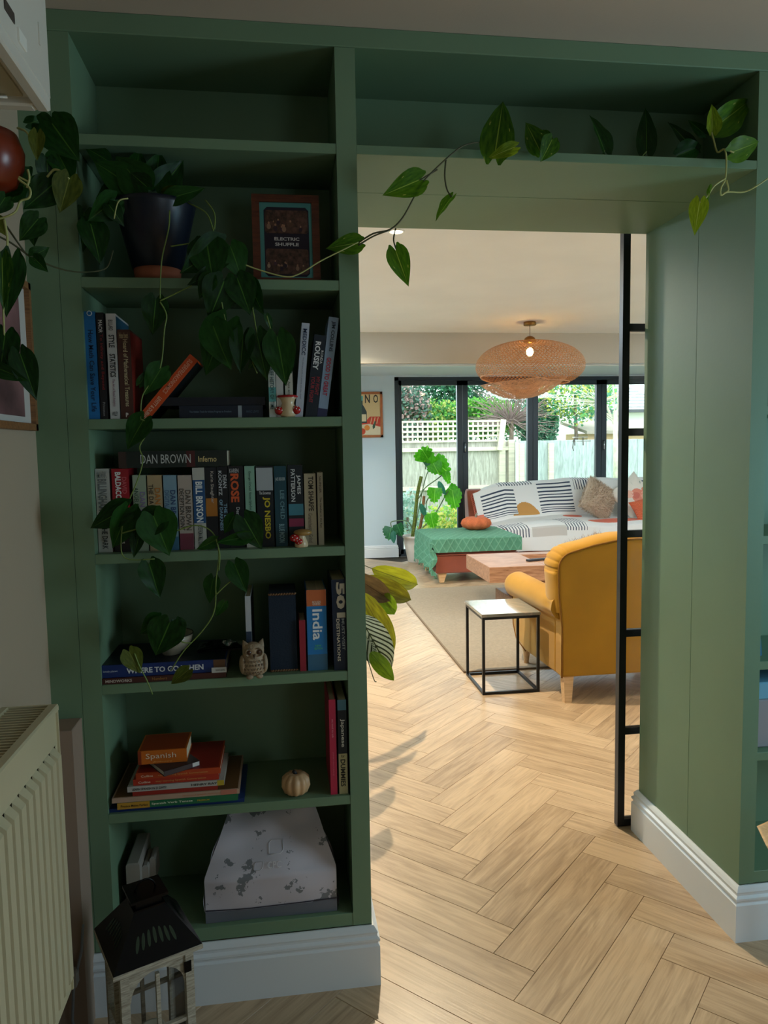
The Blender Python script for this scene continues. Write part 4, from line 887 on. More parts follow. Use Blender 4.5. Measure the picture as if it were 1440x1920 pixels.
# ceramic pumpkin
c = at(555, 1478, 'y', .02)
t = thing('ceramic_pumpkin', 'small cream pumpkin with a dark curled stalk on the lower shelf', 'ornament', (c.x, .035, SH[5]))
MB().lathe([(0, .003), (.018, .0), (.031, .008), (.0385, .026), (.036, .044), (.024, .055), (.009, .056), (0, .050)], (0, 0, 0), 80, lobes=10, depth=.12).build('body', mat('cream_ceramic', (196, 158, 116), .5, var=.1, scale=30), t, world=False)
MB().tube([(0, 0, .05), (-.002, 0, .058), (-.006, -.001, .062)], [.006, .005, .004], 8).build('stalk', mat('dark_stalk', (30, 26, 22), .6), t, world=False)
# framed print on the upper shelf
x0 = at(475, 500, 'y', .09).x; x1 = at(601, 500, 'y', .09).x; z1 = at(535, 365, 'y', .1).z; wv_ = x1-x0; hv = z1-SH[1]
t = thing('picture_frame', 'small dark wood frame with a turquoise-edged souvenir photo card', 'picture', (x0, .085, SH[1]+.001), rot=(-.06, 0, 0))
DW = woodmat('mahogany', (64, 26, 14), (120, 58, 34), 5, .35); b_ = .019
mb = MB(); mb.box(0, wv_, 0, .014, 0, b_+.004, bev=.001); mb.box(0, wv_, 0, .014, hv-b_, hv, bev=.001); mb.box(0, b_, 0, .0139, b_+.004, hv-b_); mb.box(wv_-b_, wv_, 0, .0139, b_+.004, hv-b_); mb.build('frame', DW, t, world=False)
bx('card', flat('58a6a8'), b_, wv_-b_, .006, .01, b_+.004, hv-b_, t, world=False)
def pc_(nm, x0, x1, z0, z1, c, y=.0055, ch=0): 
    X0, X1, Z0, Z1 = b_+(wv_-2*b_)*x0, b_+(wv_-2*b_)*x1, b_+(hv-2*b_)*z0, b_+(hv-2*b_)*z1
    poly = [(X0+ch, Z0), (X1-ch, Z0), (X1, Z0+ch), (X1, Z1-ch), (X1-ch, Z1), (X0+ch, Z1), (X0, Z1-ch), (X0, Z0+ch)]
    return MB().prism(poly, (0, y, 0), (1, 0, 0), (0, 0, 1), (0, -1, 0), .0003).build(nm, flat(c), t, world=False)
pc_('card_panel', .08, .94, .04, .94, '1c1430', .0055, .008)
PH = mat('photo_print', (92, 62, 54), .4, var=.75, scale=110); 
o = pc_('photo', .1, .92, .6, .9, '000000', .0049, .004); o.data.materials[0] = PH; o = pc_('photo', .1, .92, .07, .4, '000000', .0049, .004); o.data.materials[0] = PH
rnd = random.Random(5)
for base in (.62, .09):
    for k in range(9):
        cx = rnd.uniform(.15, .85); cz = base+rnd.uniform(.02, .12); r_ = rnd.uniform(.0028, .0045); X = b_+(wv_-2*b_)*cx; Z = b_+(hv-2*b_)*cz
        MB().prism(disc(X, Z, r_*1.2, r_*1.6, 12), (0, .0044-k*.00003, 0), (1, 0, 0), (0, 0, 1), (0, -1, 0), .0002).build('printed_figure', flat(rnd.choice(['a88470', '3a2438', 'c8a890', '5a3a4a', '6a4a3a'])), t, world=False)
        MB().prism(disc(X, Z+r_*2, r_*.6, r_*.7, 10), (0, .0041-k*.00003, 0), (1, 0, 0), (0, 0, 1), (0, -1, 0), .0002).build('printed_figure', flat('b88a70'), t, world=False)
cx0, cx1 = b_+(wv_-2*b_)*.27, b_+(wv_-2*b_)*.75
text('ELECTRIC', flat('e8e8f0'), t, (cx0, .004, b_+(hv-2*b_)*.505), (1, 0, 0), (0, 0, 1), cx1-cx0, .0085, bold=.03); text('SHUFFLE', flat('e8e8f0'), t, (cx0+.0015, .004, b_+(hv-2*b_)*.435), (1, 0, 0), (0, 0, 1), cx1-cx0-.003, .0085, bold=.03)

# ------------------------------------------------------------ mailing bag in the bottom bay
BAGM = bpy.data.materials.new('camo_print_poly'); BAGM.use_nodes = True; nt = BAGM.node_tree; N = nt.nodes; L = nt.links; b = N['Principled BSDF']; b.inputs['Roughness'].default_value = .3
tc = N.new('ShaderNodeTexCoord'); n = N.new('ShaderNodeTexNoise'); n.inputs['Scale'].default_value = 13; n.inputs['Detail'].default_value = 5; n.inputs['Roughness'].default_value = .65; L.new(tc.outputs['Object'], n.inputs['Vector'])
r = N.new('ShaderNodeValToRGB'); r.color_ramp.interpolation = 'CONSTANT'; L.new(n.outputs[0], r.inputs[0]); r.color_ramp.elements[0].color = (*lin((196, 190, 198)), 1); r.color_ramp.elements[1].position = .565; r.color_ramp.elements[1].color = (*lin((120, 122, 126)), 1); L.new(r.outputs[0], b.inputs['Base Color'])
BX0 = at(386, 1720, 'y', .02).x; BX1 = at(632, 1700, 'y', .02).x; zb = SH[6]
t = thing('mailing_bag', 'white and grey camouflage-print plastic carrier bag slumped in the bottom bay', 'bag', ((BX0+BX1)/2, .02, zb))
hw = (BX1-BX0)/2
def bagf(a, b):      # front face, narrowing to the top and leaning back
    zt = b*.285; k = 1 if b < .42 else 1-(b-.42)/.58*.42
    x = (a*2-1)*hw*k + (.012*(b-.4) if b > .4 else 0)
    y = -.002+(.13*max(0, b-.4)/.6)-.012*math.sin(PI*a)*math.sin(PI*min(1, b*1.3))+.0035*math.sin(a*13+b*7)*b+.004*math.sin(a*5-b*21)*(.3+b)
    return (x, y, .001+zt)
def bagr(a, b):
    p = bagf(1, b); q = (p[0]-.012-(.06*b), .17, p[2]-.0); return tuple(p[i]*(1-a)+q[i]*a+(.006*math.sin(a*9+b*14) if i == 0 else 0) for i in range(3))
def bagl(a, b):
    p = bagf(0, b); q = (p[0]+.012+(.06*b), .17, p[2]); return tuple(q[i]*(1-a)+p[i]*a+(.005*math.sin(a*8+b*15) if i == 0 else 0) for i in range(3))
MB().grid(bagf, 40, 40).grid(bagr, 16, 40).grid(bagl, 16, 40).build('front_sheet', BAGM, t, world=False)
def strip(a, b): p = bagf(a, .0+b*.11); return (p[0], p[1]-.0012, p[2])
MB().grid(strip, 40, 4).build('hem_band', mat('grey_poly', (104, 108, 118), .35), t, world=False)
def strip2(a, b): p = bagf(a, .115+b*.012); return (p[0], p[1]-.0015, p[2])
MB().grid(strip2, 40, 1).build('fold_line', mat('dark_poly', (52, 50, 62), .4), t, world=False)
SIL = mat('silver_print', (225, 222, 225), .3, .3)
def onbag(u, v): p = bagf(u, v); return Vector((p[0], p[1]-.0012, p[2]))
for cx, cz, s, flip in ((.54, .60, .036, 1), (.40, .485, .020, -1)):
    o_ = onbag(cx, cz); sq = [(-s/2, -s/2), (-s/2, s*.3), (-s*.3, s/2), (s/2, s/2), (s/2, -s*.3), (s*.3, -s/2)]
    sl = (onbag(cx, cz+.08)-onbag(cx, cz-.08)).normalized(); pts = [o_+Vector((a_, 0, 0))+sl*b__ for a_, b__ in sq]; MB().tube(pts+[pts[0]], .0007, 5).build('logo', SIL, t, world=False)
o_ = onbag(.47, .47); sl = (onbag(.47, .55)-onbag(.47, .4)).normalized(); text('CPC', SIL, t, o_+Vector((0, -.003, 0)), (1, 0, 0), sl, .036, .016)
# junction box with adapter, left of the bag
t = thing('socket_adapter', 'white boxy plug adapter in the dark bottom bay beside the lantern', 'adapter', (.022, .06, SH[6]))
WP = mat('white_plastic', (150, 142, 132), .5)
MB().box(0, .034, 0, .16, 0, .155, bev=.004).build('body', WP, t, world=False)
MB().box(.034, .05, .03, .12, .05, .13, bev=.004).build('plug', WP, t, world=False)
MB().box(.05, .065, .05, .11, .075, .14, bev=.005).build('transformer', WP, t, world=False)

# ------------------------------------------------------------ lantern
LW = woodmat('whitewashed_wood', (110, 98, 80), (196, 188, 168), 6, .8); DKM = mat('black_tin', (9, 10, 12), .3, .6)
ln_ = thing('lantern', 'square whitewashed wooden lantern with black pierced metal roof', 'lantern', (.122, -.2125, 0), math.atan2(.082, .178))
A_ = .078; H_ = .318
for sx in (-1, 1):
    for sy in (-1, 1): MB().box(*sorted((sx*A_, sx*(A_-.018))), *sorted((sy*A_, sy*(A_-.018))), .02, H_, bev=.0015).build('corner_post', LW, ln_, world=False)
MB().box(-A_-.01, A_+.01, -A_-.01, A_+.01, 0, .02, bev=.002).build('base', LW, ln_, world=False)
MB().box(-.095, .095, -.095, .095, H_, H_+.012, bev=.002).build('eave', LW, ln_, world=False)
for k in range(4):
    fo = bpy.data.objects.new('side_frame', None) if False else None
    M_ = Matrix.Rotation(k*PI/2, 4, 'Z'); mb = MB(); ip = A_-.018
    def add(x0, x1, z0, z1, y0=-A_+.004, y1=-A_+.012):
        q_ = MB().box(x0, x1, y0, y1, z0, z1); mb.add([M_@Vector(v) for v in q_.v], q_.f)
    add(-ip, ip, .02, .05); add(-.004, .004, .05, H_-.03, -A_+.002, -A_+.012); add(-ip, ip, .155, .163, -A_+.002, -A_+.012)
    pol = [(-ip, H_), (-ip, H_-.075)]+[(ip*math.cos(PI-PI*j/12)*.96, H_-.075+.055*math.sin(PI*j/12)) for j in range(13)]+[(ip, H_-.075), (ip, H_)]
    q_ = MB().prism(pol, (0, -A_+.012, 0), (1, 0, 0), (0, 0, 1), (0, -1, 0), .008)
    mb.add([M_@Vector(v) for v in q_.v], q_.f); so = mb.build('window_frame', LW, ln_, world=False)
    g_ = MB().box(-ip, ip, -A_+.014, -A_+.016, .05, H_-.02); MB().add([M_@Vector(v) for v in g_.v], g_.f).build('pane', GLASS, so, world=False)
rf = MB(); B0, B1, zr0, zr1 = .094, .034, H_+.012, H_+.095
ring0 = [(-B0, -B0), (B0, -B0), (B0, B0), (-B0, B0)]
vs_ = [(x, y, zr0) for x, y in ring0]+[(x*B1/B0, y*B1/B0, zr1) for x, y in ring0]
rf.add(vs_, [(k, (k+1) % 4, 4+(k+1) % 4, 4+k) for k in range(4)]+[(3, 2, 1, 0)]); rfo = rf.build('roof', DKM, ln_, world=False)
cut = mat('roof_slots', (70, 90, 80), .15, .9)
for k in range(4):
    M_ = Matrix.Rotation(k*PI/2, 4, 'Z'); mb = MB(); sl = Vector((0, B0-B1, zr1-zr0)).normalized(); nr = Vector((0, -(zr1-zr0), B0-B1)).normalized()
    for j in range(-3, 4):
        c_ = Vector((j*.0125, -B0, zr0))+sl*(.042+.008*(3-abs(j))/3)+nr*.0006; dd = (sl+Vector((-j*.09, 0, 0))).normalized(); ss = dd.cross(nr)
        pts = [c_+dd*(.017*math.cos(2*PI*q/12))+ss*(.0036*math.sin(2*PI*q/12)) for q in range(12)]; mb.add([M_@p for p in pts], [tuple(range(12))])
    mb.build('roof_slots', cut, ln_, world=False)
MB().box(-B1, B1, -B1, B1, zr1, zr1+.004).box(-.028, .028, -.028, .028, zr1+.004, zr1+.022).box(-.04, .04, -.04, .04, zr1+.022, zr1+.028).build('chimney_cap', DKM, ln_, world=False)
MB().tube([(0+.022*math.cos(t_), 0, zr1+.028+.022*math.sin(t_)) for t_ in [PI*k/16 for k in range(17)]], .002, 6).build('hanging_ring', DKM, ln_, world=False)
MB().box(A_-.022, A_-.006, -A_-.0025, -A_+.0, .268, .292).build('hinge', DKM, ln_, world=False)
cn = thing('pillar_candle', 'cream pillar candle standing inside the wooden lantern', 'candle', (.122, -.2125, .0205)); MB().lathe([(.03, 0), (.03, .09), (.026, .088), (0, .086)], (0, 0, 0), 28).build('wax', mat('wax', (200, 190, 165), .5), cn, world=False); MB().tube([(0, 0, .086), (.001, 0, .098)], .001, 6).build('wick', DKM, cn, world=False)

# ------------------------------------------------------------ radiator
RC = mat('radiator_enamel', (196, 186, 152), .35)
RXF, RXB, RY1, RY0, RZ0, RZ1 = .02, -.085, -.40, -1.5, .36, .934
rd = thing('radiator', 'cream ribbed panel radiator on the taupe wall at the left', 'radiator', (XW, -.95, .36))
def gx(p): return p
mb = MB(); nr_ = 33; pitch = (RY1-RY0-.03)/nr_; vs_ = []; 
prof2 = []
for k in range(nr_):
    y = RY1-.015-k*pitch
    prof2 += [(y, 0), (y-pitch*.14, 0), (y-pitch*.26, .013), (y-pitch*.88, .013), (y-pitch*1.0, 0)]
zs = [(RZ0+.03, 0), (RZ0+.045, 1), (RZ1-.09, 1), (RZ1-.075, 0)]
vv = [(RXF-.008+d*f, y, z_) for z_, f in zs for y, d in prof2]; nn_ = len(prof2)
mb.add(vv, [(j*nn_+i, j*nn_+i+1, (j+1)*nn_+i+1, (j+1)*nn_+i) for j in range(3) for i in range(nn_-1)]); 
mb.box(RXF-.014, RXF-.008, RY0, RY1, RZ0, RZ1-.012); mb.build('front_panel', RC, rd)
MB().box(RXB, RXB+.006, RY0, RY1, RZ0, RZ1-.012).build('back_panel', RC, rd)
MB().box(RXB, RXF-.004, RY1-.001, RY1+.003, RZ0, RZ1, bev=.0012).build('end_panel', RC, rd)
MB().box(RXF-.022, RXF-.002, RY0, RY1, RZ1-.014, RZ1, bev=.003).box(RXB, RXB+.014, RY0, RY1, RZ1-.014, RZ1, bev=.002).build('top_frame', RC, rd)
sl_ = MB().box(RXB+.013, RXF-.021, 0, .0045, RZ1-.01, RZ1-.003).mesh('grille_slat', RC, Vector((XW, -.95, .36)))
for k in range(84):
    o = bpy.data.objects.new('grille_slat', sl_); COL.objects.link(o); o.parent = rd; o.location = (0, RY1-.012-k*.0128, 0)
MB().box(RXB+.006, RXF-.014, RY0, RY1-.002, RZ1-.03, RZ1-.028).build('inner_convector', mat('dark_inside', (30, 28, 22), .9), rd)
for y in (-.55, -1.35): MB().box(XW, RXB, y-.02, y+.02, .5, .8).build('wall_bracket', RC, rd)
MB().tube([(-.04, RY1+.01, .37), (-.04, RY1+.03, .37), (-.04, RY1+.03, .0)], .0075, 10).build('pipe', RC, rd)
MB().tube([(-.04, RY1+.03, .30), (-.04, RY1+.03, .36)], .016, 12).build('valve', WP, rd)
cb = thing('cable', 'grey cable trailing down the wall behind the lantern', 'cable', (-.05, -.12, 0))
MB().tube([(-.045, -.10, .30), (-.05, -.105, .24), (-.07, -.11, .16), (-.075, -.12, .08), (-.05, -.14, .01), (.0, -.10, .006)], .0032, 8).build('flex', mat('grey_flex', (120, 124, 128), .5), cb)
MB().box(-.09, -.06, -.125, -.10, .16, .20, bev=.003).build('inline_plug', WP, cb)

# ------------------------------------------------------------ wall unit at top left
cu = thing('wall_unit', 'white wall-hung boiler unit with lit underside in the top left corner', 'boiler', (0, -1.2, 1.93))
CB = mat('off_white_casing', (214, 210, 198), .35)
CX1, CY1, CZ0 = .12, -.615, 1.918
MB().box(XW, CX1, -1.7, CY1, CZ0+.012, CN-.03, bev=.008).build('casing', CB, cu)
MB().box(CX1-.02, CX1-.001, -1.69, CY1+.001, CZ0, CZ0+.03, bev=.003).box(XW, CX1-.02, CY1-.02, CY1+.001, CZ0, CZ0+.03, bev=.003).build('bottom_rim', CB, cu)
MB().box(XW, CX1-.03, -1.68, CY1-.03, CZ0+.008, CZ0+.0125).build('underside', mat('underside_panel', (170, 160, 130), .6), cu)
MB().tube([(XW, CY1-.035, CZ0+.004), (CX1-.05, CY1-.035, CZ0+.004)], .002, 6).tube([(XW, CY1-.075, CZ0+.003), (-.02, CY1-.085, CZ0+.001), (.0, CY1-.07, CZ0+.003)], .002, 6).build('bright_strip', mat('polished_strip', (230, 228, 220), .2, .3), cu)
MB().box(CX1-.001, CX1+.0015, -.80, -.765, CZ0+.045, CZ0+.058).build('catch_plate', mat('dark_catch', (70, 60, 56), .4), cu)
MB().box(CX1-.001, CX1+.003, -.755, -.725, CZ0+.03, CZ0+.048, bev=.001).build('catch', mat('lit_catch', (240, 238, 228), .3), cu)
MB().box(CX1-.001, CX1+.0015, -.66, -.655, CZ0+.075, CZ0+.105).build('badge', CB, cu)

# picture on the left wall (seen edge on)
pl_ = thing('framed_print', 'narrow wooden framed print with white mount on the left wall', 'picture', (XW, -.36, 1.62))
OW_ = woodmat('honey_wood', (96, 62, 34), (150, 104, 62), 4, .5)
py0, py1, pz0, pz1 = -.72, -.03, 1.458, 1.79
MB().box(XW, XW+.016, py1-.014, py1, pz0, pz1, bev=.001).box(XW, XW+.016, py0, py1, pz0, pz0+.016, bev=.001).box(XW, XW+.016, py0, py1, pz1-.016, pz1, bev=.001).box(XW, XW+.016, py0, py0+.014, pz0, pz1).build('frame', OW_, pl_)
MB().box(XW, XW+.005, py0+.014, py1-.014, pz0+.016, pz1-.016).build('mount', flat('c8c4bc'), pl_)
MB().box(XW, XW+.0062, py0+.06, py1-.055, pz0+.03, pz1-.035).build('print', mat('abstract_print', (120, 84, 84), .5, var=.6, scale=7), pl_)

# ------------------------------------------------------------ leaves
def interp(tab, t):
    for (a, b), (c, d) in zip(tab, tab[1:]):
        if t <= c: return b+(d-b)*(t-a)/(c-a)
    return tab[-1][1]
HEART = [(0, .28), (.06, .40), (.15, .485), (.28, .5), (.42, .455), (.58, .35), (.74, .225), (.87, .11), (.95, .04), (1, .0)]
LANCE = [(0, .02), (.06, .20), (.16, .36), (.3, .46), (.45, .5), (.6, .48), (.75, .38), (.88, .22), (.96, .09), (1, 0)]
def leafmesh(name, m, tab, notch=.2, fold=.16, droop=.22, nv=18, nu=8, wavy=.015):
    mb = MB(); vs_ = []; uv = []; fs = []
    for j in range(nv+1):
        v = j/nv
        for i in range(nu+1):
            u = i/nu*2-1; hw = interp(tab, v)
            y = v-notch*math.sin(PI*min(1, abs(u)*.8))*(1-v)**3
            z = fold*abs(u)*hw-droop*v*v+wavy*math.sin(v*14+u*3)*abs(u)
            vs_.append((u*hw, y, z)); uv.append((u, v))
    for j in range(nv):
        for i in range(nu): a = j*(nu+1)+i; fs.append((a, a+1, a+nu+2, a+nu+1))
    mb.add(vs_, fs, smooth=True, uv=uv); return mb.mesh(name, m)
POTH = leafmat('pothos_leaf', '0f3408', '24561a', '4a7a2a', patch=.27)
POTHB = leafmat('pothos_leaf_bright', '2a5a10', '5e8c1c', '9aba48', trans=.5, patch=.33)
POTHY = leafmat('pothos_leaf_young', '6a8a14', 'a8c02a', 'c8d868', trans=.5)
OLIVE = leafmat('pothos_leaf_olive', '4e5c1c', '76802e', '8c9440', trans=.45)
STEM = mat('green_stem', (112, 134, 62), .5); STEMD = mat('dark_stem', (70, 72, 44), .6); STEMP = mat('pale_stem', (176, 178, 110), .5)
LM = {k: [leafmesh('leaf', m, HEART, droop=dr, fold=fo) for dr, fo in ((.12, .18), (.3, .1), (.05, .35))] for k, m in dict(g=POTH, b=POTHB, y=POTHY, o=OLIVE).items()}
def put(mesh, parent, B, T, wid, tilt=0, name='leaf', face=None):
    B, T = Vector(B), Vector(T); ax = T-B; L_ = ax.length; y = ax.normalized()
    n = (face or (CC-B)).normalized(); x = y.cross(n).normalized(); n = x.cross(y)
    R_ = Matrix.Rotation(tilt, 3, y); x = R_@x; n = R_@n
    o = bpy.data.objects.new(name, mesh); COL.objects.link(o); o.parent = parent; p = B-parent.location; w_ = L_*wid
    o.matrix_local = Matrix(((x.x*w_, y.x*L_, n.x*L_, p.x), (x.y*w_, y.y*L_, n.y*L_, p.y), (x.z*w_, y.z*L_, n.z*L_, p.z), (0, 0, 0, 1)))
    return o
rl = random.Random(11)
def leaves(par, lst):
    for l in lst:
        bx_, by_, tx, ty, wd, Y, k = l[:7]; dY = l[7] if len(l) > 7 else rl.uniform(-.02, .01); tl = l[8] if len(l) > 8 else rl.uniform(-.35, .35)
        put(rl.choice(LM[k]), par, at(bx_, by_, 'y', Y), at(tx, ty, 'y', Y+dY), wd, tl)
def smooth(pts, k=5):
    pts = [Vector(p) for p in pts]; out = []
    for i in range(len(pts)-1):
        p0, p1, p2, p3 = pts[max(0, i-1)], pts[i], pts[i+1], pts[min(len(pts)-1, i+2)]
        for j in range(k):
            t = j/k; out.append(.5*((2*p1)+(p2-p0)*t+(2*p0-5*p1+4*p2-p3)*t*t+(3*p1-p0-3*p2+p3)*t**3))
    return out+[pts[-1]]
def stems(par, lst, m=STEM, r=.0018):
    for pts in lst:
        rr = r
        P_ = [at(q[0], q[1], 'y', q[2]) for q in pts]; MB().tube(smooth(P_), rr, 6, r1=rr*.8).build('stem', m, par)

# potted pothos on the second shelf, its vines trailing over the shelves below
pa = thing('pothos_plant', 'dark-leaved pothos in a navy pot on the second shelf, vines trailing over the books below', 'plant', (.165, .062, SH[1]))
MB().lathe([(.052, 0), (.056, .03), (.0, .03)], (0, 0, 0), 40).build('terracotta_base', mat('terracotta', (150, 84, 56), .8, var=.1), pa, world=False)
MB().lathe([(.058, .0305), (.093, .172), (.096, .182), (.091, .182), (.086, .165), (.0, .16)], (0, 0, 0), 44).build('pot', mat('navy_pot', (20, 26, 38), .35), pa, world=False)
MB().lathe([(.0, .168), (.085, .166)], (0, 0, 0), 24, cap=False).build('soil', mat('soil', (24, 18, 12), .95, bump=.8), pa, world=False)
leaves(pa, [
 (268, 352, 212, 285, .9, -.01, 'g'), (240, 345, 175, 300, .85, .0, 'g'), (225, 350, 180, 372, .8, .02, 'g'), (205, 385, 232, 420, .8, -.03, 'g'), (215, 375, 165, 415, .85, -.02, 'g'),
 (255, 330, 262, 275, .85, .03, 'g'), (290, 350, 300, 282, .8, .04, 'g'), (300, 355, 345, 300, .8, .05, 'g'), (170, 420, 190, 492, .75, -.02, 'g'), (158, 400, 150, 470, .8, .01, 'g'), (310, 365, 350, 350, .7, .0, 'o'), (318, 372, 384, 352, .5, -.01, 'g'), (275, 350, 240, 320, .9, -.03, 'g'), (200, 300, 158, 275, .8, .03, 'g'),
 (415, 462, 338, 512, .72, -.045, 'g', -.02, 0), (388, 455, 398, 528, 1.0, -.06, 'g', -.02, .1), (432, 462, 455, 520, .9, -.05, 'g'), (402, 512, 352, 534, .6, -.05, 'g'), (420, 528, 395, 596, 1.0, -.065, 'g', -.01, -.1), (445, 522, 470, 588, .85, -.05, 'g'), (395, 520, 372, 560, .8, -.07, 'g'), (468, 530, 492, 590, .6, -.04, 'g'),
 (425, 605, 380, 700, .75, -.06, 'g', 0, .2), (400, 612, 428, 690, .8, -.07, 'g'), (456, 628, 450, 700, .65, -.06, 'g'), (482, 628, 500, 712, .6, -.07, 'g', 0, 0), (520, 632, 536, 722, .7, -.075, 'g', 0, 0), (505, 640, 470, 690, .8, -.05, 'g'), (533, 660, 548, 700, .8, -.06, 'g'), (500, 592, 512, 620, .5, -.04, 'g'),
 (292, 562, 286, 626, .8, -.05, 'g', 0, 0), (303, 690, 272, 738, .8, -.045, 'g'), (270, 786, 236, 842, .75, -.05, 'g'), (262, 720, 280, 690, .5, -.045, 'g'),
 (238, 952, 163, 994, .62, -.06, 'g', 0, 0), (240, 955, 212, 1030, .72, -.055, 'g'), (300, 965, 252, 1010, .9, -.06, 'g'), (288, 968, 318, 1043, .95, -.07, 'g', 0, 0), (262, 1000, 250, 1046, .6, -.05, 'g'), (405, 1012, 368, 1032, .6, -.06, 'g'), (465, 1005, 405, 1018, .45, -.06, 'g'), (458, 972, 492, 1032, .8, -.07, 'g', 0, 0), (438, 968, 420, 1002, .7, -.05, 'g'), (440, 1058, 462, 1112, .75, -.05, 'g'), (280, 1058, 300, 1122, .75, -.05, 'g'), (400, 1085, 388, 1132, .7, -.05, 'g'), (420, 1130, 405, 1160, .6, -.05, 'g'),
 (318, 1168, 290, 1232, 1.0, -.06, 'g', 0, 0), (300, 1160, 262, 1190, .9, -.05, 'g'), (330, 1165, 345, 1200, .8, -.05, 'g'), (242, 1222, 264, 1264, .85, -.06, 'o', 0, 0), (353, 1256, 320, 1283, .7, -.06, 'o', 0, 0)])
stems(pa, [[(352, 380, .0), (385, 398, -.03), (398, 425, -.045), (404, 458, -.05)], [(385, 375, -.01), (402, 400, -.03), (402, 430, -.045)],
 [(318, 395, -.03), (316, 430, -.045), (303, 490, -.05), (300, 560, -.05)], [(300, 564, -.05), (330, 550, -.05), (360, 535, -.06)], [(320, 462, -.045), (360, 456, -.05), (395, 452, -.055)],
 [(300, 566, -.05), (312, 590, -.05), (308, 620, -.05), (300, 690, -.045), (268, 740, -.045), (264, 786, -.05)],
 [(264, 786, -.05), (283, 800, -.05), (262, 836, -.05), (268, 862, -.055), (258, 900, -.055), (238, 950, -.055), (228, 1000, -.055), (234, 1046, -.055), (290, 1048, -.055)],
 [(228, 1000, -.055), (262, 990, -.06), (300, 975, -.06)], [(320, 1000, -.055), (365, 985, -.055), (398, 998, -.055), (410, 1035, -.055), (405, 1090, -.055), (402, 1145, -.055), (380, 1182, -.055), (345, 1220, -.055), (320, 1258, -.055)],
 [(405, 1115, -.055), (420, 1100, -.055), (432, 1090, -.055)], [(252, 1225, -.06), (262, 1250, -.06), (275, 1275, -.06), (286, 1302, -.06)], [(455, 520, -.05), (470, 560, -.05), (482, 628, -.06)], [(410, 530, -.06), (418, 580, -.06), (425, 608, -.06)], [(500, 592, -.05), (512, 630, -.05), (522, 640, -.06)], [(478, 640, -.05), (470, 665, -.05), (482, 700, -.05)], [(405, 1010, -.06), (412, 1040, -.06), (410, 1070, -.055)], [(332, 1198, -.06), (345, 1205, -.06), (360, 1205, -.058)]], STEM)
stems(pa, [[(240, 372, -.03), (222, 378, -.04), (214, 410, -.045)], [(410, 458, -.05), (435, 480, -.045), (463, 498, -.045), (530, 518, -.045), (560, 514, -.045), (600, 490, -.045), (640, 470, -.04), (672, 454, -.035)]], STEMP)

# vine lying on the shelf over the doorway
pv = thing('pothos_vine', 'long pothos vine over the doorway, one end hanging towards the left post', 'plant', (1.1, .03, ZO+.022))
zt = ZO+.023
leaves(pv, [
 (672, 455, 611, 466, .62, -.03, 'b', 0, 0), (787, 337, 718, 366, .66, -.035, 'b', 0, 0), (847, 370, 814, 410, .5, -.03, 'b', 0, .9), (742, 470, 766, 537, .62, -.035, 'b', 0, 0),
 (928, 288, 946, 172, .57, -.03, 'b', .0, 0), (965, 276, 916, 294, .5, -.045, 'y', 0, .2), (1012, 282, 986, 228, .8, -.01, 'b', 0, .3), (1035, 262, 1016, 302, .9, -.03, 'b', 0, -.3), (1020, 250, 1040, 270, .6, .0, 'b'),
 (1133, 283, 1108, 214, .5, .04, 'g', 0, .8), (1212, 284, 1213, 190, .42, .05, 'g', 0, .1), (1300, 280, 1255, 226, .35, .08, 'g', 0, .4)])
stems(pv, [[(672, 455, -.03), (700, 438, -.035), (732, 430, -.035), (755, 408, -.035), (775, 372, -.035), (790, 345, -.035), (815, 318, -.035), (848, 288, -.035), (872, 272, -.03), (905, 268, -.02), (930, 290, .0)],
 [(672, 460, -.032), (700, 443, -.036), (732, 431, -.035)], [(742, 428, -.035), (738, 450, -.035), (744, 470, -.035)], [(836, 300, -.033), (834, 330, -.032), (838, 355, -.03), (847, 370, -.03)], [(820, 318, -.034), (800, 330, -.035), (787, 338, -.035)]], STEMD, .0021)
MB().tube(smooth([at(930, 290, 'y', .0), (1.02, .02, zt+.003), (1.2, .035, zt+.002), (1.36, .03, zt+.002), (1.5, .05, zt+.002), (1.6, .05, zt+.002)]), .0022, 6).build('stem', STEM, pv)
stems(pv, [[(1133, 283, .04), (1130, 290, .03)], [(1212, 284, .05), (1205, 292, .04)], [(1012, 282, -.01), (1018, 292, .0)]], STEM)
pr = thing('pothos_vine', 'short bright pothos vine hanging over the right end of the shelf above the doorway', 'plant', (1.64, .03, ZO+.022))
leaves(pr, [
 (1335, 246, 1336, 194, .62, .0, 'y', 0, .5), (1338, 240, 1413, 184, .5, .03, 'b', .02, .2), (1373, 285, 1438, 262, .62, -.03, 'b', 0, .1), (1312, 378, 1303, 436, .62, -.03, 'y', 0, 0), (1332, 350, 1322, 378, .35, -.03, 'b', 0, .9), (1270, 292, 1318, 272, .7, .06, 'g', .02, .1), (1320, 250, 1290, 225, .5, .05, 'g')])
stems(pr, [[(1334, 248, .0), (1338, 262, .01), (1345, 285, .0), (1358, 280, -.02), (1362, 300, -.03), (1360, 335, -.03), (1352, 352, -.03), (1352, 366, -.03), (1365, 360, -.03), (1395, 360, -.03), (1420, 348, -.04), (1446, 330, -.04)], [(1360, 335, -.03), (1340, 348, -.03), (1325, 370, -.03), (1312, 380, -.03)], [(1362, 338, -.03), (1366, 356, -.03), (1358, 362, -.03)], [(1358, 280, -.02), (1368, 283, -.03), (1376, 286, -.03)]], STEMP, .0023)

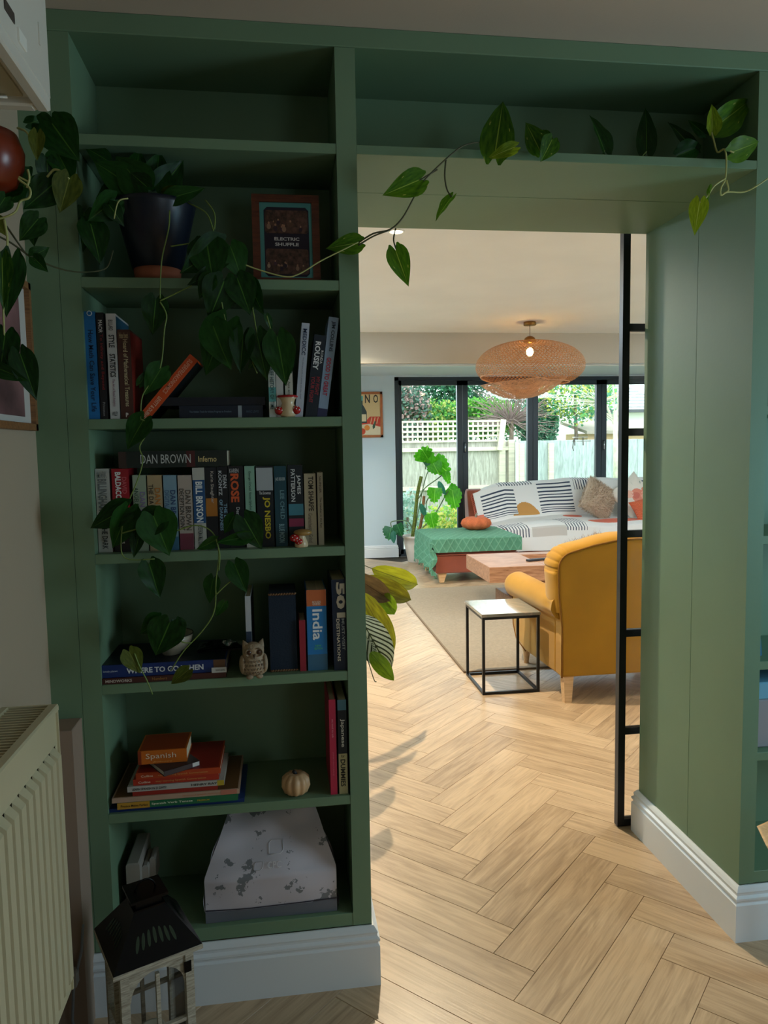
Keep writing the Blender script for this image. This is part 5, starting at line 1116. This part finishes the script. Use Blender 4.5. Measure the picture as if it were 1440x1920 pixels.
# hanging planter at the far left
YH = -.42
hp = thing('hanging_planter', 'pothos in a red glazed hanging pot at the far left, above the framed print', 'plant', tuple(at(-20, 300, 'y', YH)))
pc0 = at(-22, 360, 'y', YH); POTG = mat('amber_red_glaze', (104, 34, 12), .3, var=.6, scale=6)
MB().lathe([(.02, 0), (.046, .012), (.060, .045), (.062, .07), (.052, .098), (.048, .098), (.057, .07), (.0, .06)], tuple(pc0-hp.location), 36).build('pot', POTG, hp, world=False)
for s in (-.045, .045): MB().tube([pc0+Vector((s, 0, .097)), pc0+Vector((0, -.21, .0))+Vector((0, 0, CZ0-pc0.z+.01))], .0012, 5).build('hanging_cord', STEMP, hp)
leaves(hp, [
 (98, 232, 146, 300, 1.05, -.40, 'g', 0, .1), (75, 232, 120, 262, .8, -.38, 'g'), (52, 232, 86, 222, .7, -.38, 'g'), (70, 250, 68, 300, .62, -.42, 'o', 0, .2), (88, 300, 92, 360, .8, -.38, 'g'), (130, 334, 112, 398, .82, -.41, 'o', 0, 0), (100, 345, 45, 392, .8, -.40, 'g'), (110, 290, 138, 345, .8, -.36, 'g'), (60, 330, 20, 385, .8, -.38, 'g'), (10, 370, -10, 400, .9, -.42, 'g'), (35, 350, 5, 370, .7, -.4, 'g'),
 (72, 410, 36, 452, .85, -.42, 'g', 0, 0), (60, 412, 60, 458, .8, -.41, 'g'), (62, 480, 92, 464, .85, -.40, 'g', 0, 0), (64, 484, 90, 510, .8, -.40, 'g', 0, 0), (22, 484, 12, 592, .5, -.44, 'g', 0, 0), (4, 484, 6, 580, .4, -.45, 'b', 0, 0), (10, 625, -2, 700, .7, -.43, 'g'), (18, 640, 22, 695, .55, -.42, 'g'), (38, 664, 68, 750, .55, -.44, 'g', 0, 0), (-8, 688, 52, 716, .5, -.45, 'g', 0, .3), (-10, 410, 10, 440, .8, -.42, 'o')])
stems(hp, [[(10, 262, -.42), (30, 262, -.42), (33, 300, -.42), (30, 330, -.42), (55, 352, -.42), (55, 370, -.42), (38, 378, -.42), (28, 398, -.43), (0, 410, -.43), (-20, 412, -.43)], [(33, 240, -.40), (48, 246, -.41), (56, 258, -.42)], [(88, 332, -.41), (102, 318, -.41), (118, 324, -.41), (130, 336, -.41)], [(-2, 322, -.42), (30, 330, -.42), (56, 342, -.42)], [(52, 318, -.42), (55, 335, -.42), (50, 352, -.42)], [(8, 412, -.43), (14, 450, -.43), (10, 488, -.43), (6, 560, -.43), (8, 630, -.43)]], STEMP, .0022)
stems(hp, [[(12, 424, -.42), (30, 450, -.41), (50, 478, -.4)], [(-5, 442, -.42), (20, 455, -.41), (52, 478, -.4), (66, 490, -.40)], [(60, 482, -.40), (95, 498, -.35), (130, 508, -.25), (165, 510, -.15), (200, 502, -.09), (212, 470, -.06)]], STEMD, .0018)

# ------------------------------------------------------------ calathea behind the left post
cp = thing('prayer_plant', 'long striped calathea leaves reaching out from behind the left post', 'plant', (.45, 1.42, 0))
MB().lathe([(.09, 0), (.10, .02), (.125, .22), (.13, .26), (.12, .26), (.112, .23), (0, .22)], (0, 0, 0), 36).build('pot', mat('grey_pot', (120, 118, 112), .6), cp, world=False)
CA = leafmesh('leaf', leafmat('calathea_back', '5c5a14', '8c8f1e', '54521a', trans=.5), LANCE, notch=0, fold=.14, droop=.10, wavy=.02)
CB_ = leafmesh('leaf', leafmat('calathea_purple', '4c3c26', '6a5636', '3a2a1c', trans=.3), LANCE, notch=0, fold=.14, droop=.12, wavy=.02)
CC_ = leafmesh('leaf', leafmat('calathea_striped', '8f9a80', 'b4bca6', '39441f', stripes=True, trans=.15), LANCE, notch=0, fold=.2, droop=.25, wavy=.03)
CG = leafmesh('leaf', leafmat('calathea_green', '5f7c14', '86a820', '50641a', trans=.5), LANCE, notch=0, fold=.1, droop=.1, wavy=.02)
for me, (b0, b1, t0, t1), wd, Yb, Yt in [(CA, (697, 1066, 792, 1101), .30, 1.6, 1.78), (CA, (680, 1082, 777, 1129), .33, 1.5, 1.6), (CB_, (660, 1078, 738, 1130), .42, 1.4, 1.45), (CG, (712, 1108, 741, 1156), .5, 1.45, 1.5),
    (CA, (676, 1110, 740, 1228), .36, 1.25, 1.28), (CC_, (672, 1152, 734, 1262), .52, 1.05, .98), (CG, (694, 1222, 738, 1276), .45, 1.02, .96), (CC_, (668, 1190, 706, 1238), .5, 1.05, 1.0), (CA, (640, 1060, 600, 1100), .35, 1.4, 1.3), (CG, (655, 1100, 620, 1180), .35, 1.3, 1.3)]:
    put(me, cp, at(b0, b1, 'y', Yb), at(t0, t1, 'y', Yt), wd, rl.uniform(-.15, .15))
for b0, b1, Yb in [(697, 1066, 1.6), (680, 1082, 1.5), (712, 1108, 1.45), (676, 1110, 1.25), (672, 1152, 1.05), (694, 1222, 1.02), (668, 1190, 1.05)]:
    B = at(b0, b1, 'y', Yb); MB().tube(smooth([(.45, 1.42, .22), ((B.x+.45)/2-.05, (Yb+1.42)/2, B.z+.05), B]), .003, 6, r1=.0018).build('stem', STEMD, cp)
MB().tube(smooth([at(688, 1232, 'y', 1.02), at(695, 1255, 'y', 1.0), at(702, 1276, 'y', 1.0), at(706, 1278, 'y', 1.0)]), .002, 5).build('stem', STEMD, cp)

# ------------------------------------------------------------ monstera by the garden doors
def monstera_mesh(name, m, n=5):
    mb = MB(); vs_ = []; 
    for s in (-1, 1):
        for k in range(n):
            v0, v1 = k/n*.86+.02, (k+1)/n*.86+.02; hw = interp(HEART, (v0+v1)/2*.9)
            push = .10-.0*k; lo = v0-.05*(1-k/n); g = .008
            A = [(0, v0), (0, v1), (s*hw*.45, v1+.02-g*.6), (s*hw*.8, v1+push*.5-g*2), (s*hw*1.03, v1+push*.35-.05), (s*hw*1.0, lo+push*.4+g*2), (s*hw*.75, lo+push*.2+g*2), (s*hw*.4, v0-.01+g*.6)]
            pts = [(x, y, .12*abs(x)-.2*y*y) for x, y in A]; uv = [(x*2, y) for x, y in A]
            mb.add(pts if s > 0 else pts[::-1], [tuple(range(8))], smooth=False, uv=uv if s > 0 else uv[::-1])
    tip = [(0, .86), (-.12, .84), (-.06, .93), (0, 1.02), (.06, .93), (.12, .84)]; mb.add([(x, y, .1*abs(x)-.2*y*y) for x, y in tip], [tuple(range(6))[::-1]], uv=[(x, y) for x, y in tip])
    return mb.mesh(name, m)
MG = leafmat('monstera_leaf', '3f9a10', '62c41e', '8cd848', trans=.45); MGD = leafmat('monstera_leaf_dark', '1f5a34', '2f7a3c', '4c9050', trans=.3)
MM = monstera_mesh('leaf', MG); MMD = monstera_mesh('leaf', MGD); MH = leafmesh('leaf', leafmat('monstera_young', '2c6a58', '3c8468', '5a9a7c', trans=.3), LANCE, notch=0)
YM = 7.05; mp = thing('monstera', 'tall monstera with bright split leaves in a white pot by the garden doors', 'plant', (at(782, 1040, 'y', YM).x, YM, 0))
MB().lathe([(.11, 0), (.115, .01), (.155, .22), (.165, .30), (.175, .305), (.175, .33), (.165, .33), (.155, .30), (0, .29)], (0, 0, 0), 44).build('pot', mat('white_ceramic_pot', (206, 200, 190), .5), mp, world=False)
for me, a_, wd, Y, Y2 in [(MM, (796, 868, 800, 838), 1.3, YM, 6.95), (MM, (812, 862, 842, 888), .9, YM, 6.9), (MM, (812, 868, 822, 888), 1.3, 6.98, 6.9), (MM, (802, 860, 793, 845), 1.3, 7.0, 6.95), (MM, (816, 914, 813, 943), 1.0, 6.95, 6.9), (MM, (848, 918, 853, 954), .9, 6.95, 6.85), (MM, (840, 914, 862, 930), .9, 7.0, 6.9), (MM, (834, 884, 843, 908), .6, 6.95, 6.9), (MMD, (734, 988, 727, 1012), 1.2, 6.95, 6.9), (MMD, (745, 982, 752, 1006), .9, 6.9, 6.85), (MM, (808, 962, 812, 990), 1.0, 6.9, 6.85), (MH, (822, 902, 834, 928), .4, 6.95, 6.9), (MH, (789, 944, 798, 970), .4, 6.9, 6.9), (MH, (738, 995, 737, 1018), .5, 6.85, 6.8), (MMD, (800, 862, 803, 875), 1.0, 7.05, 7.0)]:
    put(me, mp, at(a_[0], a_[1], 'y', Y), at(a_[2], a_[3], 'y', Y2), wd, rl.uniform(-.2, .2), face=Vector((-.45, -1, .35)))
stp = lambda *q: [at(a_, b, 'y', c) for a_, b, c in q]
MB().tube(smooth(stp((773, 1008, YM), (778, 970, YM), (783, 925, YM), (790, 893, YM))), .022, 8).build('moss_pole', mat('moss_pole', (98, 110, 44), .95, var=.5, scale=60, bump=1), mp)
MB().tube(smooth(stp((784, 1008, YM), (791, 970, YM), (795, 930, YM))), .018, 8).build('moss_pole', mat('coir_pole', (138, 96, 62), .95, var=.4, scale=60, bump=1), mp)
for q in [[(776, 1005, YM), (790, 930, YM), (800, 890, YM), (812, 866, YM)], [(785, 935, YM), (797, 915, YM), (820, 898, YM), (832, 888, YM)], [(792, 990, YM), (815, 965, 7.0), (840, 920, 6.95)], [(775, 1000, YM), (765, 978, 7.0), (735, 978, 6.95), (734, 988, 6.95)], [(780, 1000, YM), (798, 960, YM), (800, 940, YM), (816, 915, 6.95)], [(798, 880, YM), (799, 860, YM)]]:
    MB().tube(smooth([at(*p[:2], 'y', p[2]) for p in q]), .007, 6).build('stem', mat('monstera_stem', (96, 120, 84), .5), mp)
MB().lathe([(0, .291), (.158, .291)], (0, 0, 0), 24, cap=False).build('soil', MATS['soil'], mp, world=False)

# ------------------------------------------------------------ right bookcase contents (only its left edge is in view)
t = thing('book', 'bright blue book with a white swirl at the right edge of the picture', 'book', (XP1+.004, .04, .8002), rot=(0, -.10, 0)); MB().box(0, .03, 0, .15, 0, .22, bev=.002).build('cover', flat('1f6f98'), t, world=False)
MB().tube([(.008+.006*math.cos(a_*.5)*(a_/16), -.0008, .045+.009*math.sin(a_*.5)*(a_/16)) for a_ in range(2, 17)], .0009, 5).build('emblem', flat('c8e0e8'), t, world=False)
t = thing('storage_crate', 'pale blue and grey box on the right-hand shelf at the picture edge', 'box', (XP1+.006, .03, .5402)); MB().box(0, .3, 0, .2, 0, .14, bev=.004).build('body', mat('grey_card', (150, 146, 150), .8), t, world=False); MB().box(-.002, .302, -.002, .202, .14, .19, bev=.004).build('lid', mat('pale_blue_card', (110, 168, 196), .7), t, world=False)
t = thing('wooden_bowl', 'wooden bowl edge at the lower right of the picture', 'bowl', (at(1445, 1620, 'y', -.2).x+.11, -.2, 0)); zq = at(1432, 1585, 'y', -.2).z
MB().lathe([(.05, 0), (.055, .01), (.03, .03), (.02, .1), (.03, zq-.10), (.09, zq-.06), (.125, zq), (.118, zq), (.08, zq-.05), (0, zq-.08)], (0, 0, 0), 8).build('body', BEECH, t, world=False)

# ------------------------------------------------------------ garden
GR = mat('grass', (96, 134, 52), .95, var=.4, scale=3, bump=1, bscale=40)
struct(bx('ground', GR, -14, 22, YG+.14, 32, -.3, -.12)); struct(bx('patio', mat('patio_slabs', (170, 166, 156), .9, var=.15, scale=2), -3, 9, YG+.12, 9.4, -.13, -.03))
YF = 13.0
FB = woodmat('weathered_fence', (112, 108, 96), (184, 180, 166), .8, .9, vert=True); FR = mat('pale_rail_wood', (198, 188, 168), .9, var=.15, scale=8, stretch=(.2, 1, 4))
zf_ = lambda py, px=850: at(px, py, 'y', YF).z
xf_ = lambda px: at(px, 850, 'y', YF).x
f1 = thing('garden_fence', 'weathered board fence with rails and a trellis top behind the lawn', 'fence', (xf_(850), YF, -.12))
zt0, ztop1 = zf_(829), zf_(790); xA, xB = xf_(700)-.5, xf_(941)
bm_ = MB().box(0, .118, 0, .018, -.12, zt0, bev=.004).mesh('board', FB, Vector((0, 0, -.12)))
x = xA; k = 0
while x < xf_(966):
    o = bpy.data.objects.new('board', bm_); COL.objects.link(o); o.parent = f1; o.location = (x-f1.location.x, .03+.006*(k % 2), -.0); k += 1; x += .112
for z_ in (zf_(842), zf_(914), zf_(1000)): bx('rail', FR, xA, xf_(936), YF-.03, YF+.03, z_-.045, z_+.035, f1)
for px in (941, 958): bx('fence_post', FR, xf_(px)-.06, xf_(px)+.06, YF-.05, YF+.04, -.12, zt0+.03, f1)
bx('rail', FR, xf_(946), xf_(964), YF-.03, YF+.03, zf_(842)-.045, zf_(842)+.035, f1)
tr = []
for j in range(5):
    z_ = ztop1+(zt0+.02-ztop1)*j/4; bx('trellis_slat', FR, xA, xf_(938), YF-.02, YF-.005, z_-.02, z_+.02, f1)
tv = MB().box(-.016, .016, 0, .012, zt0, ztop1, bev=.002).mesh('trellis_slat', FR, Vector((0, 0, -.12))); x = xA+.05
while x < xf_(936):
    o = bpy.data.objects.new('trellis_slat', tv); COL.objects.link(o); o.parent = f1; o.location = (x-f1.location.x, -.005, 0); x += .105
MB().bar((xf_(941)+.02, YF-.06, ztop1+.02), (xf_(935), YF-.08, zf_(846)), .10, .07).build('fence_post', FR, f1)
f2 = thing('garden_fence', 'taller plain board fence running right behind the sofa windows', 'fence', (xf_(1080), YF-.3, -.12)); zt2 = zf_(829)
bm2 = MB().box(0, .145, 0, .02, -.12, zt2, bev=.004).mesh('board', woodmat('pale_fence', (118, 126, 122), (176, 186, 182), .8, .9, vert=True), Vector((0, 0, -.12)))
x = xf_(968); k = 0
while x < xf_(1245):
    o = bpy.data.objects.new('board', bm2); COL.objects.link(o); o.parent = f2; o.location = (x-f2.location.x, .008*(k % 2), 0.002*(k % 3)); k += 1; x += .14
for px in (968, 1022, 1150): bx('fence_post', FR, xf_(px)-.05, xf_(px)+.05, YF-.38, YF-.3, -.12, zt2-.05, f2)
# neighbours' house
hs = thing('white_house', 'white rendered house with grey tiled roof beyond the fence', 'house', (9.5, 17.5, -.12))
H1 = mat('white_render', (232, 230, 226), .9); x0 = at(1012, 800, 'y', 17).x; x1 = at(1260, 800, 'y', 17).x; ze = at(1180, 766, 'y', 17).z; zr = at(1180, 715, 'y', 20).z
bx('wall', H1, x0, x1, 17, 22, -.12, ze, hs)
TL = mat('grey_roof_tiles', (150, 152, 150), .9, var=.2, scale=20); nrw = 9
for k in range(nrw):
    a_, b_ = k/nrw, (k+1)/nrw; ya, yb = 16.7+a_*3.3, 16.7+b_*3.3; za, zb2 = ze-.1+a_*(zr-ze), ze-.1+b_*(zr-ze); cut0 = x0+1.2+a_*1.0
    MB().add([(cut0, ya, za), (x1, ya, za), (x1, yb, zb2), (cut0, yb, zb2), (cut0, ya, za+.05), (x1, ya, za+.05), (x1, yb, zb2+.02), (cut0, yb, zb2+.02)], [(3, 2, 1, 0), (4, 5, 6, 7), (0, 1, 5, 4), (1, 2, 6, 5), (2, 3, 7, 6), (3, 0, 4, 7)]).build('tile_course', TL, hs)
bx('gutter', mat('dark_gutter', (60, 64, 66), .5), x0+1.1, x1, 16.6, 16.72, ze-.12, ze-.04, hs)
wx = at(1030, 800, 'y', 17).x; wnd = bx('window', mat('white_frame', (220, 225, 225)), wx-.2, wx+.25, 16.95, 17.0, at(1030, 800, 'y', 17).z, at(1030, 778, 'y', 17).z, hs); bx('pane', mat('dark_pane', (110, 150, 150), .1), wx-.14, wx+.19, 16.93, 16.95, at(1030, 797, 'y', 17).z, at(1030, 781, 'y', 17).z, wnd)
sd = thing('shed', 'low shed with brown eaves just behind the right-hand fence', 'shed', (at(1130, 820, 'y', 14.5).x, 14.5, -.12)); sx0, sx1 = at(1095, 820, 'y', 14.5).x, at(1215, 820, 'y', 14.5).x; sz = at(1150, 812, 'y', 14.5).z
bx('wall', mat('tan_boards', (196, 164, 124), .9), sx0, sx1, 14.3, 15.6, -.12, sz, sd); MB().add([(sx0-.1, 14.1, sz-.02), (sx1, 14.1, sz-.02), (sx1, 15.7, sz+.25), (sx0-.1, 15.7, sz+.25), (sx0-.1, 14.1, sz+.05), (sx1, 14.1, sz+.05), (sx1, 15.7, sz+.32), (sx0-.1, 15.7, sz+.32)], [(3, 2, 1, 0), (4, 5, 6, 7), (0, 1, 5, 4), (1, 2, 6, 5), (2, 3, 7, 6), (3, 0, 4, 7)]).build('roof', mat('shed_roof', (150, 140, 124), .9), sd)
# shrubs and trees : foliage of small leaf blades, one trunk each
def crown(c, r, n, size, seed):
    rr = random.Random(seed); mb = MB()
    for k in range(n):
        u = rr.uniform(-1, 1); t_ = rr.uniform(0, 2*PI); s = math.sqrt(1-u*u); q = rr.uniform(.55, 1.05)*(1+.18*math.sin(5*t_+seed)*math.cos(4*u))
        p = Vector((c[0]+r[0]*q*s*math.cos(t_), c[1]+r[1]*q*s*math.sin(t_), c[2]+r[2]*q*u))
        d = Vector((rr.uniform(-1, 1), rr.uniform(-1, 1), rr.uniform(-1, 1))).normalized(); e_ = d.orthogonal().normalized(); z_ = size*rr.uniform(.6, 1.4)
        mb.add([p-e_*z_*.4, p+d*z_*.5, p+e_*z_*.4, p-d*z_*.5], [(0, 1, 2, 3)], k % 3)
    return mb
def greens(nm, cs): return [leafmat(nm+'_%d' % i, c, c2, c, trans=.4, rough=.6) for i, (c, c2) in enumerate(cs)]
for nm, lb, ct_, px, py, Y, rx, rz_, n, cs, sd_ in [
    ('evergreen_tree', 'dark blue-green conifer mass behind the left fence, highest foliage', 'tree', 800, 735, 17.5, 1.5, 1.2, 9000, [('2f6a4c', '4c8c62'), ('26563f', '3c7a54'), ('4a8a5a', '78b07c')], 1),
    ('evergreen_tree', 'dark blue-green conifer beside the pendant lamp, right of the highest foliage', 'tree', 900, 742, 17.8, 1.6, 1.3, 9000, [('2f6a4c', '4c8c62'), ('26563f', '3c7a54'), ('4a8a5a', '78b07c')], 2),
    ('leafy_shrub', 'bright green shrub just over the trellis behind the second door pane', 'shrub', 905, 782, 15.0, .9, .42, 5000, [('4c9a28', '7cc43c'), ('3a7e26', '62aa38'), ('7cb83c', 'a6d45c')], 3),
    ('leafy_shrub', 'yellow-green flowering shrub behind the trellis in the first door pane', 'shrub', 808, 790, 15.0, .9, .45, 5000, [('5c9a30', '8cbc44'), ('3f8040', '66a456'), ('a8b45c', 'd0c880')], 4),
    ('leafy_shrub', 'grey-green shrub with pink tips at the left of the first door pane', 'shrub', 758, 776, 14.6, .6, .7, 4000, [('5c7c66', '88a48c'), ('4a6a5a', '6e9080'), ('a88c84', 'c0a8a0')], 5),
    ('leafy_shrub', 'blue-green bush behind the fence below the pendant, right of the bare shrub', 'shrub', 1010, 800, 14.6, .45, .7, 3500, [('4a8a6a', '74b08c'), ('3a7458', '5c9a78'), ('7cb48c', 'a4cca8')], 6),
    ('leafy_tree', 'light airy tree with yellow-green leaves right of the pendant lamp', 'tree', 1078, 742, 14.4, 1.0, .6, 2600, [('6ca85c', '94c47c'), ('4a9070', '74b094'), ('c8c85c', 'e0dc84')], 7)]:
    c = at(px, py, 'y', Y); t = thing(nm, lb, ct_, (c.x, Y, -.12))
    crown((0, 0, c.z+.12), (rx, rx*.7, rz_), n, .085, sd_).build('foliage', greens(nm+str(sd_), cs), t, world=False)['kind'] = 'stuff'
    MB().tube([(0, 0, 0), (.05, 0, c.z*.5), (0, 0, c.z+.2)], .07, 8, r1=.03).build('trunk', mat('bark', (110, 94, 76), .9, var=.3), t, world=False)
# bare shrub and bare tree
def branches(t, base, n, ln, spread, seed, r=.012, up=.6):
    rr = random.Random(seed); mb = MB(); base = Vector(base)
    for k in range(n):
        d = Vector((rr.uniform(-1, 1)*spread, rr.uniform(-.4, .4)*spread, rr.uniform(up-.5, up+.4))).normalized(); p = base.copy(); pts = [p.copy()]
        for j in range(5): d = (d+Vector((rr.uniform(-.35, .35), rr.uniform(-.2, .2), rr.uniform(-.3, .25)))).normalized(); p = p+d*ln/5*rr.uniform(.7, 1.3); pts.append(p.copy())
        mb.tube(pts, r, 4, r1=r*.25, cap=False)
    return mb
c = at(957, 790, 'y', 14); t = thing('bare_shrub', 'tangle of bare brown twigs behind the broken fence post', 'shrub', (c.x, 14, -.12))
TWG = mat('grey_twigs', (128, 108, 100), .9); branches(t, (0, 0, c.z+.1), 150, 1.0, 1.0, 3, .012, .35).build('twigs', TWG, t, world=False)['kind'] = 'stuff'
MB().tube([(0, 0, 0), (.03, 0, c.z+.15)], .05, 8).build('trunk', MATS['bark'], t, world=False)
c = at(1153, 870, 'y', 10.5); t = thing('bare_tree', 'slim pale tree with bare branches seen through the right-hand doors', 'tree', (c.x, 10.5, -.12)); cz_ = at(1150, 770, 'y', 10.5).z+.12
PB = mat('pale_bark', (176, 176, 150), .9, var=.2, scale=12)
MB().tube([(0, 0, 0), (.02, 0, cz_*.5), (-.01, 0, cz_)], .055, 10, r1=.035).build('trunk', PB, t, world=False)
for k, (qx, qy) in enumerate(((1195, 712), (1165, 715), (1135, 700), (1075, 705), (1110, 725), (1035, 745), (1060, 760), (1215, 735), (1180, 690))):
    e_ = at(qx, qy, 'y', 10.5+.3*math.sin(k))-t.location; MB().tube(smooth([(0, 0, cz_*(.80+.02*k)), (e_.x*.45, .05, cz_+(e_.z-cz_)*.6+.05), tuple(e_)]), .016, 6, r1=.006).build('branch', PB, t, world=False)
branches(t, (-.3, 0, cz_+.15), 26, .9, 1.0, 8, .008, .4).build('twigs', PB, t, world=False)['kind'] = 'stuff'
# lawn edge plants seen low through the first pane
t = thing('border_plants', 'low yellow-green border plants outside the first door pane', 'plants', (at(830, 980, 'y', 9.6).x, 9.6, -.12)); crown((0, 0, .25), (1.0, .5, .32), 2500, .07, 12).build('foliage', greens('border', [('8cb43c', 'b8d468'), ('6c9c4c', '94bc6c'), ('c8c460', 'e4dc90')]), t, world=False)['kind'] = 'stuff'
t = thing('silvery_shrub', 'silvery shrub outside the glass left of the monstera pole', 'shrub', (at(764, 955, 'y', 8.9).x, 8.9, -.12)); cc_ = at(764, 955, 'y', 8.9); crown((0, 0, cc_.z+.05), (.26, .2, .34), 700, .06, 14).build('foliage', greens('silver', [('9ab8a4', 'c0d4c4'), ('84a894', 'a8c4b0'), ('b8ccc0', 'd4e0d8')]), t, world=False)['kind'] = 'stuff'; MB().tube([(0, 0, 0), (0, 0, cc_.z)], .02, 6).build('trunk', MATS['bark'], t, world=False)
# bird feeder stuck outside the third pane
c = at(1085, 828, 'y', 7.72); t = thing('bird_feeder', 'little white picnic-table bird feeder outside the third door pane', 'feeder', tuple(c)); WB = mat('feeder_white', (216, 214, 208), .7); DB = mat('feeder_dark_grey', (90, 84, 76), .8)  # legs and hanger use a darker grey than the white top
MB().box(-.07, .11, -.05, .05, .055, .065).build('table_top', WB, t, world=False)
for s in (-1, 1): MB().box(-.07, .13, *sorted((s*.07, s*.1)), -.0, .01).build('bench', WB, t, world=False)
for x in (-.04, .08): MB().bar((x-.02, 0, .055), (x-.05, -.08, -.05), .012, .008).bar((x-.02, 0, .055), (x+.02, .08, -.05), .012, .008).build('leg', DB, t, world=False)
MB().tube([(-.06, -.02, .06), (-.09, -.04, .02), (-.1, -.04, -.08), (-.085, -.03, -.12)], .007, 6).tube([(0, 0, .065), (0, 0, .25)], .002, 4).build('hanger', DB, t, world=False)
# end of scene
